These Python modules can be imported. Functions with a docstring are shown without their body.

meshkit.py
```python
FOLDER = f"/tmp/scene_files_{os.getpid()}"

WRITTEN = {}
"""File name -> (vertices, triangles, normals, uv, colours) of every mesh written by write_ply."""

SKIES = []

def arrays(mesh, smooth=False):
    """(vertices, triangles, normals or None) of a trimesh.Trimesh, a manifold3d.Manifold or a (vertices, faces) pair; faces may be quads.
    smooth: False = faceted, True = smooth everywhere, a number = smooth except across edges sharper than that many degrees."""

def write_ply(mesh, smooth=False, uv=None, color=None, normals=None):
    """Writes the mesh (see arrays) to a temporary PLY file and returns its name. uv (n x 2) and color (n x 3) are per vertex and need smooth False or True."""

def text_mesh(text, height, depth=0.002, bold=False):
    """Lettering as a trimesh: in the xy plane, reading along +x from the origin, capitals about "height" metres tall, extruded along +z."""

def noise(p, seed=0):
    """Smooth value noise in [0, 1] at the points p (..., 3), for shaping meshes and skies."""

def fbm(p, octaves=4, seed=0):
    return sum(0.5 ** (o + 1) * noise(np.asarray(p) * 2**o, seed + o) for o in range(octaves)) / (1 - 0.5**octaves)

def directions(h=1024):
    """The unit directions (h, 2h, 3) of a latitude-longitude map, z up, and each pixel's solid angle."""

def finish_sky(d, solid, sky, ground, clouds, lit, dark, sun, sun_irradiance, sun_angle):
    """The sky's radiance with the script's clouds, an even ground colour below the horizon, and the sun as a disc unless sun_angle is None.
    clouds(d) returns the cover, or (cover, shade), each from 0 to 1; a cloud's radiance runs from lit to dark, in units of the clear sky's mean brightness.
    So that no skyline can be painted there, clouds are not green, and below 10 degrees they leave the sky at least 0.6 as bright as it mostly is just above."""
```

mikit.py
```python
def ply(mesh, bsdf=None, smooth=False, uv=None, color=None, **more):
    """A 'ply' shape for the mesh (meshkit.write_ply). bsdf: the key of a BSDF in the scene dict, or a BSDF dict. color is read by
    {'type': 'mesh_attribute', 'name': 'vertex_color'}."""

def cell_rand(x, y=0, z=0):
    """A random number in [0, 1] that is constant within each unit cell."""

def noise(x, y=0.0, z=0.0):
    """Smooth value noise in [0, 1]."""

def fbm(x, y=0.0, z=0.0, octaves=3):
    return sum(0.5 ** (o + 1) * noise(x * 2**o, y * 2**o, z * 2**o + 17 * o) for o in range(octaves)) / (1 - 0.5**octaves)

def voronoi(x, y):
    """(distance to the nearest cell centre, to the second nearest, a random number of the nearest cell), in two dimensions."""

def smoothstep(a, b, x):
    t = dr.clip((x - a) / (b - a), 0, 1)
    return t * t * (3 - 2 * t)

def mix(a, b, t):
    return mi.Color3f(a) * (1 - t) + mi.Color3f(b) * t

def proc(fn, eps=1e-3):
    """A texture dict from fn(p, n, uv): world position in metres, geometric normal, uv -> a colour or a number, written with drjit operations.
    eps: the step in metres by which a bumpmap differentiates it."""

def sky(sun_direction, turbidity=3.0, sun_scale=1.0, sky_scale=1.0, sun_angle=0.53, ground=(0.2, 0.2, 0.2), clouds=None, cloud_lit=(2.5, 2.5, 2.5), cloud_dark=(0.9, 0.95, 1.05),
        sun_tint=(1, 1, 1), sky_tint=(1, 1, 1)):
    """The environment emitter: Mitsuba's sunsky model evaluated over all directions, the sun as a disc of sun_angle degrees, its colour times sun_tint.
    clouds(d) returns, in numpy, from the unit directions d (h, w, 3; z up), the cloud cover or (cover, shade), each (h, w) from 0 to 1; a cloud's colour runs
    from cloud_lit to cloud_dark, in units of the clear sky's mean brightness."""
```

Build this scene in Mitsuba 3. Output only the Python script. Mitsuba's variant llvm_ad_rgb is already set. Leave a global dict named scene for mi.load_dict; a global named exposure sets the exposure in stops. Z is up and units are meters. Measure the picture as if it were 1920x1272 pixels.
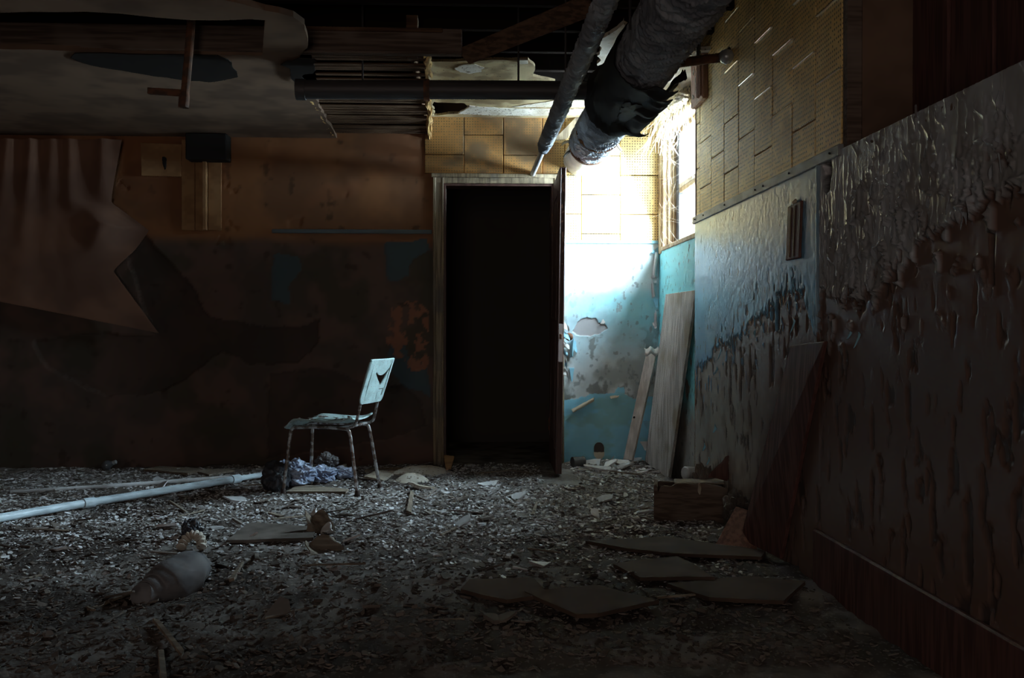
import math
import numpy as np
import trimesh
import drjit as dr
import mitsuba as mi
import mikit
import meshkit
from mikit import noise, fbm, smoothstep, mix, proc
from scipy.spatial import cKDTree
from shapely.geometry import Polygon

T = mi.ScalarTransform4f
rng = np.random.default_rng(11)
scene, labels = {}, {}

# ------------------------------------------------------------------ camera, light, exposure
F = 1800.0
EYE = np.array([0.0, 0.0, 0.98])
YAW, PITCH = math.radians(2.73), math.radians(0.45)
FWD = np.array([math.sin(YAW) * math.cos(PITCH), math.cos(YAW) * math.cos(PITCH), -math.sin(PITCH)])
RGT = np.array([math.cos(YAW), -math.sin(YAW), 0.0])
UPV = np.cross(RGT, FWD)
scene['camera'] = {'type': 'perspective', 'fov': 2 * math.degrees(math.atan(960 / F)), 'fov_axis': 'x', 'near_clip': 0.05, 'far_clip': 100.0,
                   'to_world': T().look_at(origin=EYE.tolist(), target=(EYE + FWD).tolist(), up=[0, 0, 1])}
DAYLIGHT = [82.0, 109.0, 126.0]        # added glowing sheet outside the window, standing in for the sky
FILL_LIGHT = [3.1, 2.5, 2.25]       # added fill from an unseen panel behind the camera, to lift the blacks
exposure = 0.35

# ------------------------------------------------------------------ room dimensions (metres; camera at x=y=0)
YB = 7.06                  # back wall
XN, XF, YS = 1.36, 1.43, 5.64   # right wall: near (furred) part, far part, the step between them
ZD = 1.64                  # top of the painted dado
ZC, ZL, XS = 2.55, 2.39, -0.29  # ceiling right, lower ceiling left, the drop between them
XL, YF, ZT = -4.3, -2.2, 2.86
WY0, WY1, WZ0, WZ1 = 5.86, 6.96, 1.58, 2.46   # the window
DX0, DX1, DZ = -0.165, 0.645, 2.065           # the doorway


def ray(px, py):
    return FWD + RGT * (px - 960) / F + UPV * (636 - py) / F


def atY(px, py, y):
    d = ray(px, py)
    return EYE + d * (y / d[1])


def atZ(px, py, z):
    d = ray(px, py)
    return EYE + d * ((z - EYE[2]) / d[2])


def atX(px, py, x):
    d = ray(px, py)
    return EYE + d * (x / d[0])


# ------------------------------------------------------------------ mesh helpers
def V(*a):
    return np.array(a, float)


def unit(v):
    return np.asarray(v, float) / np.linalg.norm(v)


def cat(*ms):
    out = []
    for m in ms:
        out += list(m) if isinstance(m, (list, tuple)) else [m]
    return trimesh.util.concatenate(out)


def hull(pts):
    return trimesh.Trimesh(np.asarray(pts, float)).convex_hull if False else trimesh.convex.convex_hull(np.asarray(pts, float))


def hexa(c8, b=0.003):
    """A chamfered block from 8 corners: 0-3 around the bottom, 4-7 above them."""
    c = np.asarray(c8, float)
    nb = [(1, 3, 4), (0, 2, 5), (1, 3, 6), (2, 0, 7), (5, 7, 0), (4, 6, 1), (5, 7, 2), (6, 4, 3)]
    pts = []
    for i in range(8):
        for j in nb[i]:
            for k in nb[i]:
                if j < k:
                    e1, e2 = c[j] - c[i], c[k] - c[i]
                    b1, b2 = min(b, 0.35 * np.linalg.norm(e1)), min(b, 0.35 * np.linalg.norm(e2))
                    pts.append(c[i] + unit(e1) * b1 + unit(e2) * b2)
    return hull(pts)


def box(x0, x1, y0, y1, z0, z1, b=0.003):
    return hexa([(x0, y0, z0), (x1, y0, z0), (x1, y1, z0), (x0, y1, z0), (x0, y0, z1), (x1, y0, z1), (x1, y1, z1), (x0, y1, z1)], b)


def slab(c4, t, b=0.003):
    """A board from four corners, thickness t along its normal."""
    c = np.asarray(c4, float)
    n = unit(np.cross(c[1] - c[0], c[3] - c[0])) * t
    return hexa(np.vstack([c, c + n]), b)


def tube(pts, r, sides=10, cap=True):
    p = np.asarray(pts, float)
    r = np.broadcast_to(np.asarray(r, float), (len(p),))
    t = np.gradient(p, axis=0)
    t /= np.linalg.norm(t, axis=1, keepdims=True) + 1e-12
    a = np.zeros_like(p)
    ref = V(0, 0, 1) if abs(t[0][2]) < 0.9 else V(1, 0, 0)
    a[0] = unit(np.cross(t[0], ref))
    for i in range(1, len(p)):
        v = a[i - 1] - t[i] * np.dot(a[i - 1], t[i])
        a[i] = unit(v)
    b = np.cross(t, a)
    ang = np.arange(sides) * 2 * np.pi / sides
    v = p[:, None] + r[:, None, None] * (np.cos(ang)[None, :, None] * a[:, None] + np.sin(ang)[None, :, None] * b[:, None])
    n = len(p)
    i, j = np.meshgrid(np.arange(n - 1), np.arange(sides), indexing='ij')
    q = np.stack([i * sides + j, i * sides + (j + 1) % sides, (i + 1) * sides + (j + 1) % sides, (i + 1) * sides + j], -1).reshape(-1, 4)
    f = np.vstack([q[:, [0, 1, 2]], q[:, [0, 2, 3]]])
    vs = v.reshape(-1, 3)
    if cap:
        k = len(vs)
        vs = np.vstack([vs, p[0], p[-1]])
        jj = np.arange(sides)
        f = np.vstack([f, np.stack([jj * 0 + k, (jj + 1) % sides, jj], 1), np.stack([jj * 0 + k + 1, (n - 1) * sides + jj, (n - 1) * sides + (jj + 1) % sides], 1)])
    m = trimesh.Trimesh(vs, f, process=False)
    if cap and m.volume < 0:
        m.invert()
    return m


def bend(pts, n=8, rad=0.05):
    """A polyline with its corners rounded."""
    p = [np.asarray(x, float) for x in pts]
    out = [p[0]]
    for i in range(1, len(p) - 1):
        a, b = p[i - 1] - p[i], p[i + 1] - p[i]
        d = min(rad, 0.45 * np.linalg.norm(a), 0.45 * np.linalg.norm(b))
        s, e = p[i] + unit(a) * d, p[i] + unit(b) * d
        for t in np.linspace(0, 1, n):
            out.append((1 - t) ** 2 * s + 2 * t * (1 - t) * p[i] + t * t * e)
    out.append(p[-1])
    return np.array(out)


def gridfaces(m, n):
    i, j = np.meshgrid(np.arange(m - 1), np.arange(n - 1), indexing='ij')
    q = np.stack([i * n + j, (i + 1) * n + j, (i + 1) * n + j + 1, i * n + j + 1], -1).reshape(-1, 4)
    return np.vstack([q[:, [0, 1, 2]], q[:, [0, 2, 3]]])


def shell(P, t=0.003):
    """A closed thin shell of the grid of points P (m, n, 3), thickness t."""
    m, n = P.shape[:2]
    du, dv = np.gradient(P, axis=0), np.gradient(P, axis=1)
    nn = np.cross(du, dv)
    nn /= np.linalg.norm(nn, axis=2, keepdims=True) + 1e-12
    A, B = (P + nn * t / 2).reshape(-1, 3), (P - nn * t / 2).reshape(-1, 3)
    f = gridfaces(m, n)
    k = m * n
    idx = np.arange(k).reshape(m, n)
    loop = np.concatenate([idx[0, :-1], idx[:-1, -1], idx[-1, :0:-1], idx[:0:-1, 0]])
    nx = np.roll(loop, -1)
    side = np.vstack([np.stack([loop, nx, nx + k], 1), np.stack([loop, nx + k, loop + k], 1)])
    me = trimesh.Trimesh(np.vstack([A, B]), np.vstack([f, f[:, ::-1] + k, side]), process=False)
    if me.volume < 0:
        me.invert()
    return me


def ragged(poly, step=0.05, amp=0.012, seed=0, keep=()):
    """The closed outline with its edges subdivided and torn; edges listed in keep stay straight."""
    g = np.random.default_rng(seed)
    p = np.asarray(poly, float)
    out = []
    for i in range(len(p)):
        a, b = p[i], p[(i + 1) % len(p)]
        n = 1 if i in keep else max(1, int(np.linalg.norm(b - a) / step))
        d = unit(b - a)
        for k in range(n):
            q = a + (b - a) * k / n
            if k:
                q = q + V(-d[1], d[0]) * g.normal(0, amp) + d * g.normal(0, amp * 0.5)
            out.append(q)
    return np.array(out)


def plate(poly, t, origin=(0, 0, 0), u=(1, 0, 0), v=(0, 1, 0), holes=()):
    """The flat outline extruded by t along u x v, placed in space."""
    pg = Polygon(poly, [h for h in holes])
    if not pg.is_valid:
        pg = pg.buffer(0)
    gs = getattr(pg, 'geoms', [pg])
    m = cat([trimesh.creation.extrude_polygon(g, t, engine='earcut') for g in gs])
    u, v = V(*u), V(*v)
    w = unit(np.cross(u, v))
    m.vertices = V(*origin) + m.vertices[:, :1] * u + m.vertices[:, 1:2] * v + m.vertices[:, 2:] * w
    return m


def lathe(profile, n=24):
    """Revolved about z: profile of (r, z)."""
    return trimesh.creation.revolve(np.asarray(profile, float), sections=n)


def moved(m, R=None, t=(0, 0, 0)):
    m = m.copy()
    if R is not None:
        m.vertices = m.vertices @ np.asarray(R).T
    m.vertices = m.vertices + V(*t)
    return m


def rot(ax, deg):
    return trimesh.transformations.rotation_matrix(math.radians(deg), ax)[:3, :3]


def crumple(center, size, seed, amp=0.35, freq=6.0, sub=4):
    m = trimesh.creation.icosphere(subdivisions=sub)
    d = m.vertices.copy()
    n1 = meshkit.fbm(d * freq * 0.4 + 9.1 * seed, 3, seed)
    n2 = np.abs(meshkit.fbm(d * freq * 0.7 + 3.3 * seed, 3, seed + 5) - 0.5) * 2
    r = 1 + amp * (n1 - 0.5) * 1.6 - amp * 0.9 * np.clip(0.35 - n2, 0, 1)
    v = d * r[:, None]
    v[:, 2] = np.maximum(v[:, 2], -0.75)
    m.vertices = v * V(*size) + V(*center)
    return m


# ------------------------------------------------------------------ scene helpers
def numbered(key):
    if key not in scene and key not in labels:
        return key
    k = 1
    while f'{key}_{k:03d}' in scene or f'{key}_{k:03d}' in labels:
        k += 1
    return f'{key}_{k:03d}'


def obj(name, mesh, bsdf, parent=None, smooth=False, color=None, label=None, cat_=None, group=None, kind=None):
    key = numbered(f'{parent}__{name}' if parent else name)
    scene[key] = mikit.ply(mesh, bsdf, smooth=smooth, color=color)
    tag(key, label, cat_, group, kind)
    return key


def tag(key, label=None, cat_=None, group=None, kind=None):
    d = {}
    for k, v in (('label', label), ('category', cat_), ('group', group), ('kind', kind)):
        if v:
            d[k] = v
    if d:
        labels[key] = d
    return key


def thing(name, label, cat_, group=None, kind=None):
    """No entry of its own: the key that its parts' keys start with."""
    return tag(numbered(name), label, cat_, group, kind)


# ------------------------------------------------------------------ materials
def mat(name, color, rough=0.85, spec=0.25, metal=0.0, bump=None, scale=0.002, eps=1e-3):
    col = color if isinstance(color, dict) else {'type': 'rgb', 'value': list(color)}
    b = {'type': 'principled', 'base_color': col, 'roughness': rough, 'specular': spec, 'metallic': metal}
    if bump is not None:
        b = {'type': 'bumpmap', 'nested_texture': proc(bump, eps), 'scale': scale, 'nested_bsdf': b}
    scene[name] = {'type': 'twosided', 'bsdf': b}
    return name


ATTR = {'type': 'mesh_attribute', 'name': 'vertex_color'}


def grain(a, b, c, axis, f=70.0, stretch=4.0):
    """Wood: grain along the world axis (0, 1, 2), from colour a to b with stains of c."""
    def fn(p, n, uv):
        q = [p.x, p.y, p.z]
        s = [f, f, f]
        s[axis] = stretch
        g = fbm(q[0] * s[0], q[1] * s[1], q[2] * s[2], 3)
        st = fbm(p.x * 5 + 3, p.y * 5, p.z * 5, 3)
        return mix(mix(a, b, smoothstep(0.3, 0.7, g)), c, 0.7 * smoothstep(0.5, 0.75, st))
    return fn


def mottled(a, b, f=9.0, lo=0.35, hi=0.65, speck=None, sf=90.0):
    def fn(p, n, uv):
        k = fbm(p.x * f, p.y * f, p.z * f, 4)
        col = mix(a, b, smoothstep(lo, hi, k))
        if speck is not None:
            s = noise(p.x * sf, p.y * sf, p.z * sf)
            col = mix(col, speck, smoothstep(0.72, 0.85, s))
        return col
    return fn


def tile_color(p, n, uv):
    u = dr.select(dr.abs(n.x) > 0.5, p.y, p.x)
    s = 0.0190
    a, b = u / s, p.z / s
    fu, fv = a - dr.floor(a) - 0.5, b - dr.floor(b) - 0.5
    keep = mikit.cell_rand(a, b, 3)
    r = dr.sqrt(dr.square(fu) + dr.square(fv))
    hole = (1 - smoothstep(0.18, 0.31, r)) * dr.select(keep > 0.12, 1.0, 0.0)
    base = mix((0.66, 0.49, 0.22), (0.48, 0.33, 0.14), smoothstep(0.35, 0.7, fbm(u * 5, p.z * 5, p.x, 4)))
    base = mix(base, (0.66, 0.56, 0.33), 0.6 * smoothstep(0.5, 0.8, fbm(u * 2.2 + 7, p.z * 2.2, 1.0, 3)))
    base = base * mix((0.43, 0.285, 0.185), (0.92, 0.86, 0.74), smoothstep(0.55, 0.85, p.x)) * dr.select(dr.abs(n.x) > 0.5, mi.Color3f(1.55, 1.55, 1.45), mi.Color3f(1.0))  # side-wall tiles brightened in the colour, in place of bounced light
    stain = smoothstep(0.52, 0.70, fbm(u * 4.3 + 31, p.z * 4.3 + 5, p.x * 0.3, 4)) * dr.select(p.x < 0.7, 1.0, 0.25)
    base = mix(base, (0.09, 0.055, 0.03), 0.85 * stain)
    return mix(base, (0.10, 0.075, 0.035), 0.9 * hole)


def floor_color(p, n, uv):
    k = fbm(p.x * 6, p.y * 6, 0.0, 4)
    s = noise(p.x * 120, p.y * 120, 1.0)
    b = mix((0.085, 0.070, 0.060), (0.20, 0.185, 0.17), smoothstep(0.35, 0.65, k))
    b = mix(b, (0.05, 0.04, 0.034), smoothstep(0.48, 0.66, fbm(p.x * 3.1 + 8, p.y * 3.1, 3.0, 4)))
    return mix(b, (0.26, 0.25, 0.24), 0.4 * smoothstep(0.72, 0.86, s))


def floor_bump(p, n, uv):
    return fbm(p.x * 45, p.y * 45, 0.0, 3) + 0.6 * noise(p.x * 150, p.y * 150, 2.0)


def fine_bump(p, n, uv):
    return fbm(p.x * 60, p.y * 60, p.z * 60, 3)


def wrap_bump(p, n, uv):
    k = fbm(p.x * 7, p.y * 7, p.z * 7, 2)
    return fbm(p.x * 14, p.y * 42 + 16 * p.x + 5 * k, p.z * 14, 3)


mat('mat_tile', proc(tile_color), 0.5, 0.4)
mat('mat_tile_edge', (0.50, 0.40, 0.22), 0.8)
mat('mat_glint', (0.92, 0.88, 0.78), 0.16, 0.5, metal=1.0)
mat('mat_paint', ATTR, 0.62, 0.4)
mat('mat_paint_old', ATTR, 0.33, 0.5)
mat('mat_wall_dark', ATTR, 0.8, 0.2)
mat('mat_floor', proc(floor_color), 0.8, 0.3, bump=floor_bump, scale=0.006)
mat('mat_plaster_pale', proc(mottled((0.62, 0.58, 0.50), (0.42, 0.36, 0.28), 5.0, speck=(0.2, 0.16, 0.12))), 0.85, 0.2, bump=fine_bump, scale=0.002)
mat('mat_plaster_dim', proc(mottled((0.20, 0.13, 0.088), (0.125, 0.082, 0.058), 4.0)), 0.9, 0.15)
mat('mat_fiberboard', proc(mottled((0.36, 0.28, 0.16), (0.20, 0.14, 0.075), 9.0, speck=(0.07, 0.05, 0.03), sf=110.0)), 0.85, 0.2)
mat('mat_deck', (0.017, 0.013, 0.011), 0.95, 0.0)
mat('mat_joist', proc(grain((0.16, 0.12, 0.095), (0.085, 0.06, 0.045), (0.20, 0.16, 0.13), 0)), 0.85, 0.15)
mat('mat_lath', proc(grain((0.13, 0.075, 0.045), (0.06, 0.035, 0.022), (0.16, 0.10, 0.06), 0)), 0.85, 0.15)
mat('mat_raw_edge', proc(mottled((0.85, 0.60, 0.28), (0.40, 0.22, 0.08), 30.0)), 0.9)
mat('mat_wood_grey', proc(grain((0.48, 0.455, 0.425), (0.26, 0.245, 0.225), (0.20, 0.16, 0.10), 2)), 0.75, 0.25)
mat('mat_wood_pale', proc(grain((0.62, 0.57, 0.51), (0.45, 0.40, 0.35), (0.30, 0.25, 0.2), 2)), 0.75, 0.25)
mat('mat_wood_red', proc(grain((0.13, 0.06, 0.05), (0.07, 0.032, 0.027), (0.10, 0.055, 0.045), 2)), 0.6, 0.3)
mat('mat_wood_flat', proc(grain((0.26, 0.22, 0.17), (0.14, 0.11, 0.085), (0.19, 0.165, 0.13), 0)), 0.8, 0.2)
mat('mat_door', proc(grain((0.075, 0.032, 0.024), (0.040, 0.018, 0.014), (0.06, 0.03, 0.022), 2)), 0.5, 0.4)
mat('mat_chip', (0.42, 0.24, 0.17), 0.8)
mat('mat_trim_wood', proc(grain((0.28, 0.22, 0.14), (0.13, 0.095, 0.06), (0.10, 0.09, 0.085), 2)), 0.6, 0.35)
mat('mat_window_wood', proc(grain((0.40, 0.32, 0.21), (0.24, 0.155, 0.085), (0.14, 0.075, 0.03), 2, 40.0)), 0.7, 0.25)
mat('mat_sash', (0.075, 0.075, 0.085), 0.5, 0.4)
mat('mat_wrap', proc(mottled((0.30, 0.32, 0.34), (0.17, 0.18, 0.20), 8.0)), 0.45, 0.5, bump=wrap_bump, scale=0.018)
mat('mat_sleeve', proc(mottled((0.66, 0.68, 0.68), (0.50, 0.52, 0.53), 6.0)), 0.6, 0.4)
mat('mat_tar', (0.024, 0.021, 0.019), 0.75, 0.15)
mat('mat_iron', (0.055, 0.052, 0.052), 0.5, 0.5)
mat('mat_rust', proc(mottled((0.16, 0.07, 0.035), (0.08, 0.05, 0.035), 30.0)), 0.8, 0.3)
mat('mat_zinc', (0.50, 0.53, 0.55), 0.35, 0.6, metal=0.5)
mat('mat_metal_trim', proc(mottled((0.36, 0.38, 0.38), (0.22, 0.23, 0.23), 12.0)), 0.5, 0.4)
mat('mat_chrome', proc(mottled((0.42, 0.42, 0.42), (0.14, 0.10, 0.08), 40.0, 0.4, 0.6)), 0.35, 0.6, metal=0.6)
mat('mat_chair', proc(mottled((0.38, 0.50, 0.49), (0.30, 0.40, 0.39), 20.0, 0.35, 0.7, speck=(0.28, 0.28, 0.26), sf=140.0)), 0.4, 0.5)
mat('mat_chair_dark', (0.08, 0.07, 0.06), 0.6)
mat('mat_rubber', (0.05, 0.035, 0.03), 0.8)
mat('mat_pvc', proc(mottled((0.62, 0.74, 0.80), (0.46, 0.55, 0.60), 10.0)), 0.45, 0.4)
mat('mat_tarp', proc(mottled((0.25, 0.135, 0.09), (0.17, 0.095, 0.068), 3.0)), 0.85, 0.2)
mat('mat_cloth_blue', proc(mottled((0.48, 0.55, 0.68), (0.20, 0.25, 0.36), 16.0)), 0.55, 0.4)
mat('mat_bag_dark', (0.045, 0.047, 0.055), 0.4, 0.5)
mat('mat_shard', proc(mottled((0.66, 0.67, 0.67), (0.40, 0.39, 0.38), 7.0)), 0.5, 0.5)
mat('mat_shard_dark', proc(mottled((0.17, 0.145, 0.125), (0.075, 0.062, 0.052), 6.0)), 0.8, 0.25)
mat('mat_paper', (0.60, 0.59, 0.56), 0.8)
mat('mat_panel', proc(mottled((0.095, 0.065, 0.048), (0.062, 0.044, 0.034), 5.0)), 0.85, 0.2)
mat('mat_card', proc(mottled((0.40, 0.23, 0.11), (0.30, 0.16, 0.075), 9.0)), 0.85, 0.2)
mat('mat_sack', proc(mottled((0.22, 0.22, 0.225), (0.13, 0.13, 0.135), 12.0)), 0.7, 0.3)
mat('mat_straw', (0.72, 0.62, 0.40), 0.8)
mat('mat_web', (0.75, 0.75, 0.72), 0.7)
mat('mat_curl', (0.62, 0.55, 0.42), 0.7)
mat('mat_curl_blue', (0.26, 0.50, 0.60), 0.6)
mat('mat_flake', (0.26, 0.29, 0.31), 0.35, 0.6)
mat('mat_black', (0.02, 0.018, 0.017), 0.8)
mat('mat_hall', (0.10, 0.09, 0.08), 0.9)
scene['mat_glass'] = {'type': 'thindielectric'}

# ================================================================== THE SETTING
def fh(x, y):
    """Height of the littered floor."""
    x, y = np.asarray(x, float), np.asarray(y, float)
    p = np.stack([x, y, 0 * x], -1)
    h = 0.05 * (meshkit.fbm(p * 1.9 + 4.2, 3, 3) - 0.5) + 0.030 * (meshkit.fbm(p * 9.0, 3, 8) - 0.5) + 0.010 * (meshkit.noise(p * 40.0, 5) - 0.5)
    h += 0.035 * np.exp(-((x - 0.55) ** 2 / 0.10 + (y - 6.2) ** 2 / 0.10))          # heap under the door leaf
    h += 0.03 * np.exp(-((x - 1.1) ** 2 / 0.08 + (y - 6.8) ** 2 / 0.08))            # heap in the corner
    # lines of ridged litter running across the room
    h += 0.020 * np.clip(meshkit.fbm(p * V(1.2, 6.0, 1) + 11.0, 3, 21) - 0.5, 0, 1) * 2
    return h


def grid_floor():
    xs, ys = np.arange(-4.2, 1.44, 0.02), np.concatenate([np.arange(1.0, 7.1, 0.02)])
    X, Y = np.meshgrid(xs, ys, indexing='ij')
    P = np.stack([X, Y, fh(X, Y)], -1)
    return trimesh.Trimesh(P.reshape(-1, 3), gridfaces(*X.shape), process=False)


tag(obj('floor', grid_floor(), 'mat_floor', smooth=True), 'dark floor buried under trodden plaster and paint litter', kind='structure')
obj('slab', box(XL, 1.7, YF, 9.2, -0.30, -0.06), 'mat_shard_dark', 'floor')


def relief(u0, u1, v0, v1, res, place, height, color):
    us, vs = np.arange(u0, u1 + res / 2, res), np.arange(v0, v1 + res / 2, res)
    us[-1], vs[-1] = u1, v1
    U, W = np.meshgrid(us, vs, indexing='ij')
    aux = {}
    H = height(U, W, aux)
    C = color(U, W, aux)
    return trimesh.Trimesh(place(U, W, H).reshape(-1, 3), gridfaces(*U.shape), process=False), C.reshape(-1, 3)


def lerp3(a, b, t):
    return np.asarray(a, float) * (1 - t[..., None]) + np.asarray(b, float) * t[..., None]


def ss(a, b, x):
    t = np.clip((x - a) / (b - a), 0, 1)
    return t * t * (3 - 2 * t)


def fb(u, v, su, sv, o=4, seed=0):
    return meshkit.fbm(np.stack([u * su, v * sv, 0 * u], -1), o, seed)


def inside(U, W, poly):
    import shapely
    return shapely.contains_xy(Polygon(poly).buffer(0), U.ravel(), W.ravel()).reshape(U.shape)


# ---- right wall: structure behind, then the peeling paint as a relief of its own
def px_right(pts):
    return np.array([atX(a, b, XN)[1:] for a, b in pts])


PEEL = px_right([(1300, 705), (1312, 690), (1340, 662), (1370, 640), (1400, 618), (1430, 592), (1460, 566), (1495, 538), (1520, 600), (1539, 622), (1544, 556), (1562, 552), (1580, 545), (1620, 548),
                 (1652, 545), (1662, 505), (1690, 500), (1722, 470), (1760, 440), (1800, 412), (1850, 380), (1920, 345), (2100, 290)])


def peel_z(y):
    o = np.argsort(PEEL[:, 0])
    return np.interp(y, PEEL[o, 0], PEEL[o, 1])


def cells(U, W, su, sv, seed):
    g = np.random.default_rng(seed)
    a, b = U / su, W / sv
    i, j = np.meshgrid(np.arange(np.floor(a.min()) - 2, a.max() + 3), np.arange(np.floor(b.min()) - 2, b.max() + 3), indexing='ij')
    pts = np.stack([i.ravel(), j.ravel()], 1) + g.random((i.size, 2)) * 0.9
    d, k = cKDTree(pts).query(np.stack([a.ravel(), b.ravel()], 1), k=2)
    r = g.random(len(pts))
    c = pts[k[:, 0]]
    sh = U.shape
    return d[:, 0].reshape(sh), d[:, 1].reshape(sh), r[k[:, 0]].reshape(sh), (a - c[:, 0].reshape(sh)), (b - c[:, 1].reshape(sh))


SEAM = px_right([(1539, 310), (1539, 622)])[0][0]


def right_height(U, W, aux):
    zb = peel_z(U) + 0.11 * (fb(U, W, 26, 9, 4, 1) - 0.5) + 0.05 * (fb(U, W, 90, 25, 3, 2) - 0.5)
    m = ss(-0.004, 0.006, W - zb)
    holes = ss(0.70, 0.73, fb(U, W, 30, 14, 4, 9)) * ss(0.25, 0.0, W - zb)
    m = m * (1 - holes)
    islands = ss(0.68, 0.70, fb(U, W, 34, 12, 4, 12)) * ss(-0.35, 0.0, W - zb) * (W < zb)
    m = np.maximum(m, islands)
    aux['m'] = m
    near = ss(SEAM + 0.01, SEAM - 0.02, U)
    big = ss(3.45, 3.30, U)
    d1, d2, r, a, b = cells(U, W, 0.050, 0.105, 5)
    e = np.exp(-(d2 - d1) / 0.10)
    lift = (0.004 + 0.020 * r) * e * ss(0.25, 0.7, r)
    drip = np.abs(fb(U, W, 75, 5, 3, 14) - 0.5) * 2
    rest = ss(1.64, 1.25, W) * 0.75 + 0.25
    h = 0.0025 * fb(U, W, 40, 40, 4, 3) + m * 0.004
    h = h + m * near * rest * (0.010 * (1 - drip) ** 3 * (1 - 0.6 * big) + big * lift + (1 - big) * lift * 0.35)
    edge = ss(0.06, 0.0, W - zb) * m
    h = h + edge * (0.004 + 0.010 * near) * fb(U, W, 50, 20, 3, 17)
    pits = (1 - m) * ss(0.62, 0.72, fb(U, W, 26, 9, 4, 30))
    aux['pits'], aux['near'], aux['big'], aux['cell'], aux['zb'] = pits, near, big, r, zb
    h = h - 0.008 * pits
    h = h + 0.008 * (np.abs(U - SEAM - 0.012) < 0.012) * ss(0.75, 0.80, W)     # the raised seam strip
    h = h - 0.003 * (np.abs(U - SEAM + 0.004) < 0.005)
    r2 = np.hypot((U - 3.55) / 0.045, (W - 1.575) / 0.075)
    h = h - 0.05 * ss(1.0, 0.85, r2)                                            # the hole below the trim
    aux['hole'] = ss(1.05, 0.9, r2)
    return h + 0.012


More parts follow.
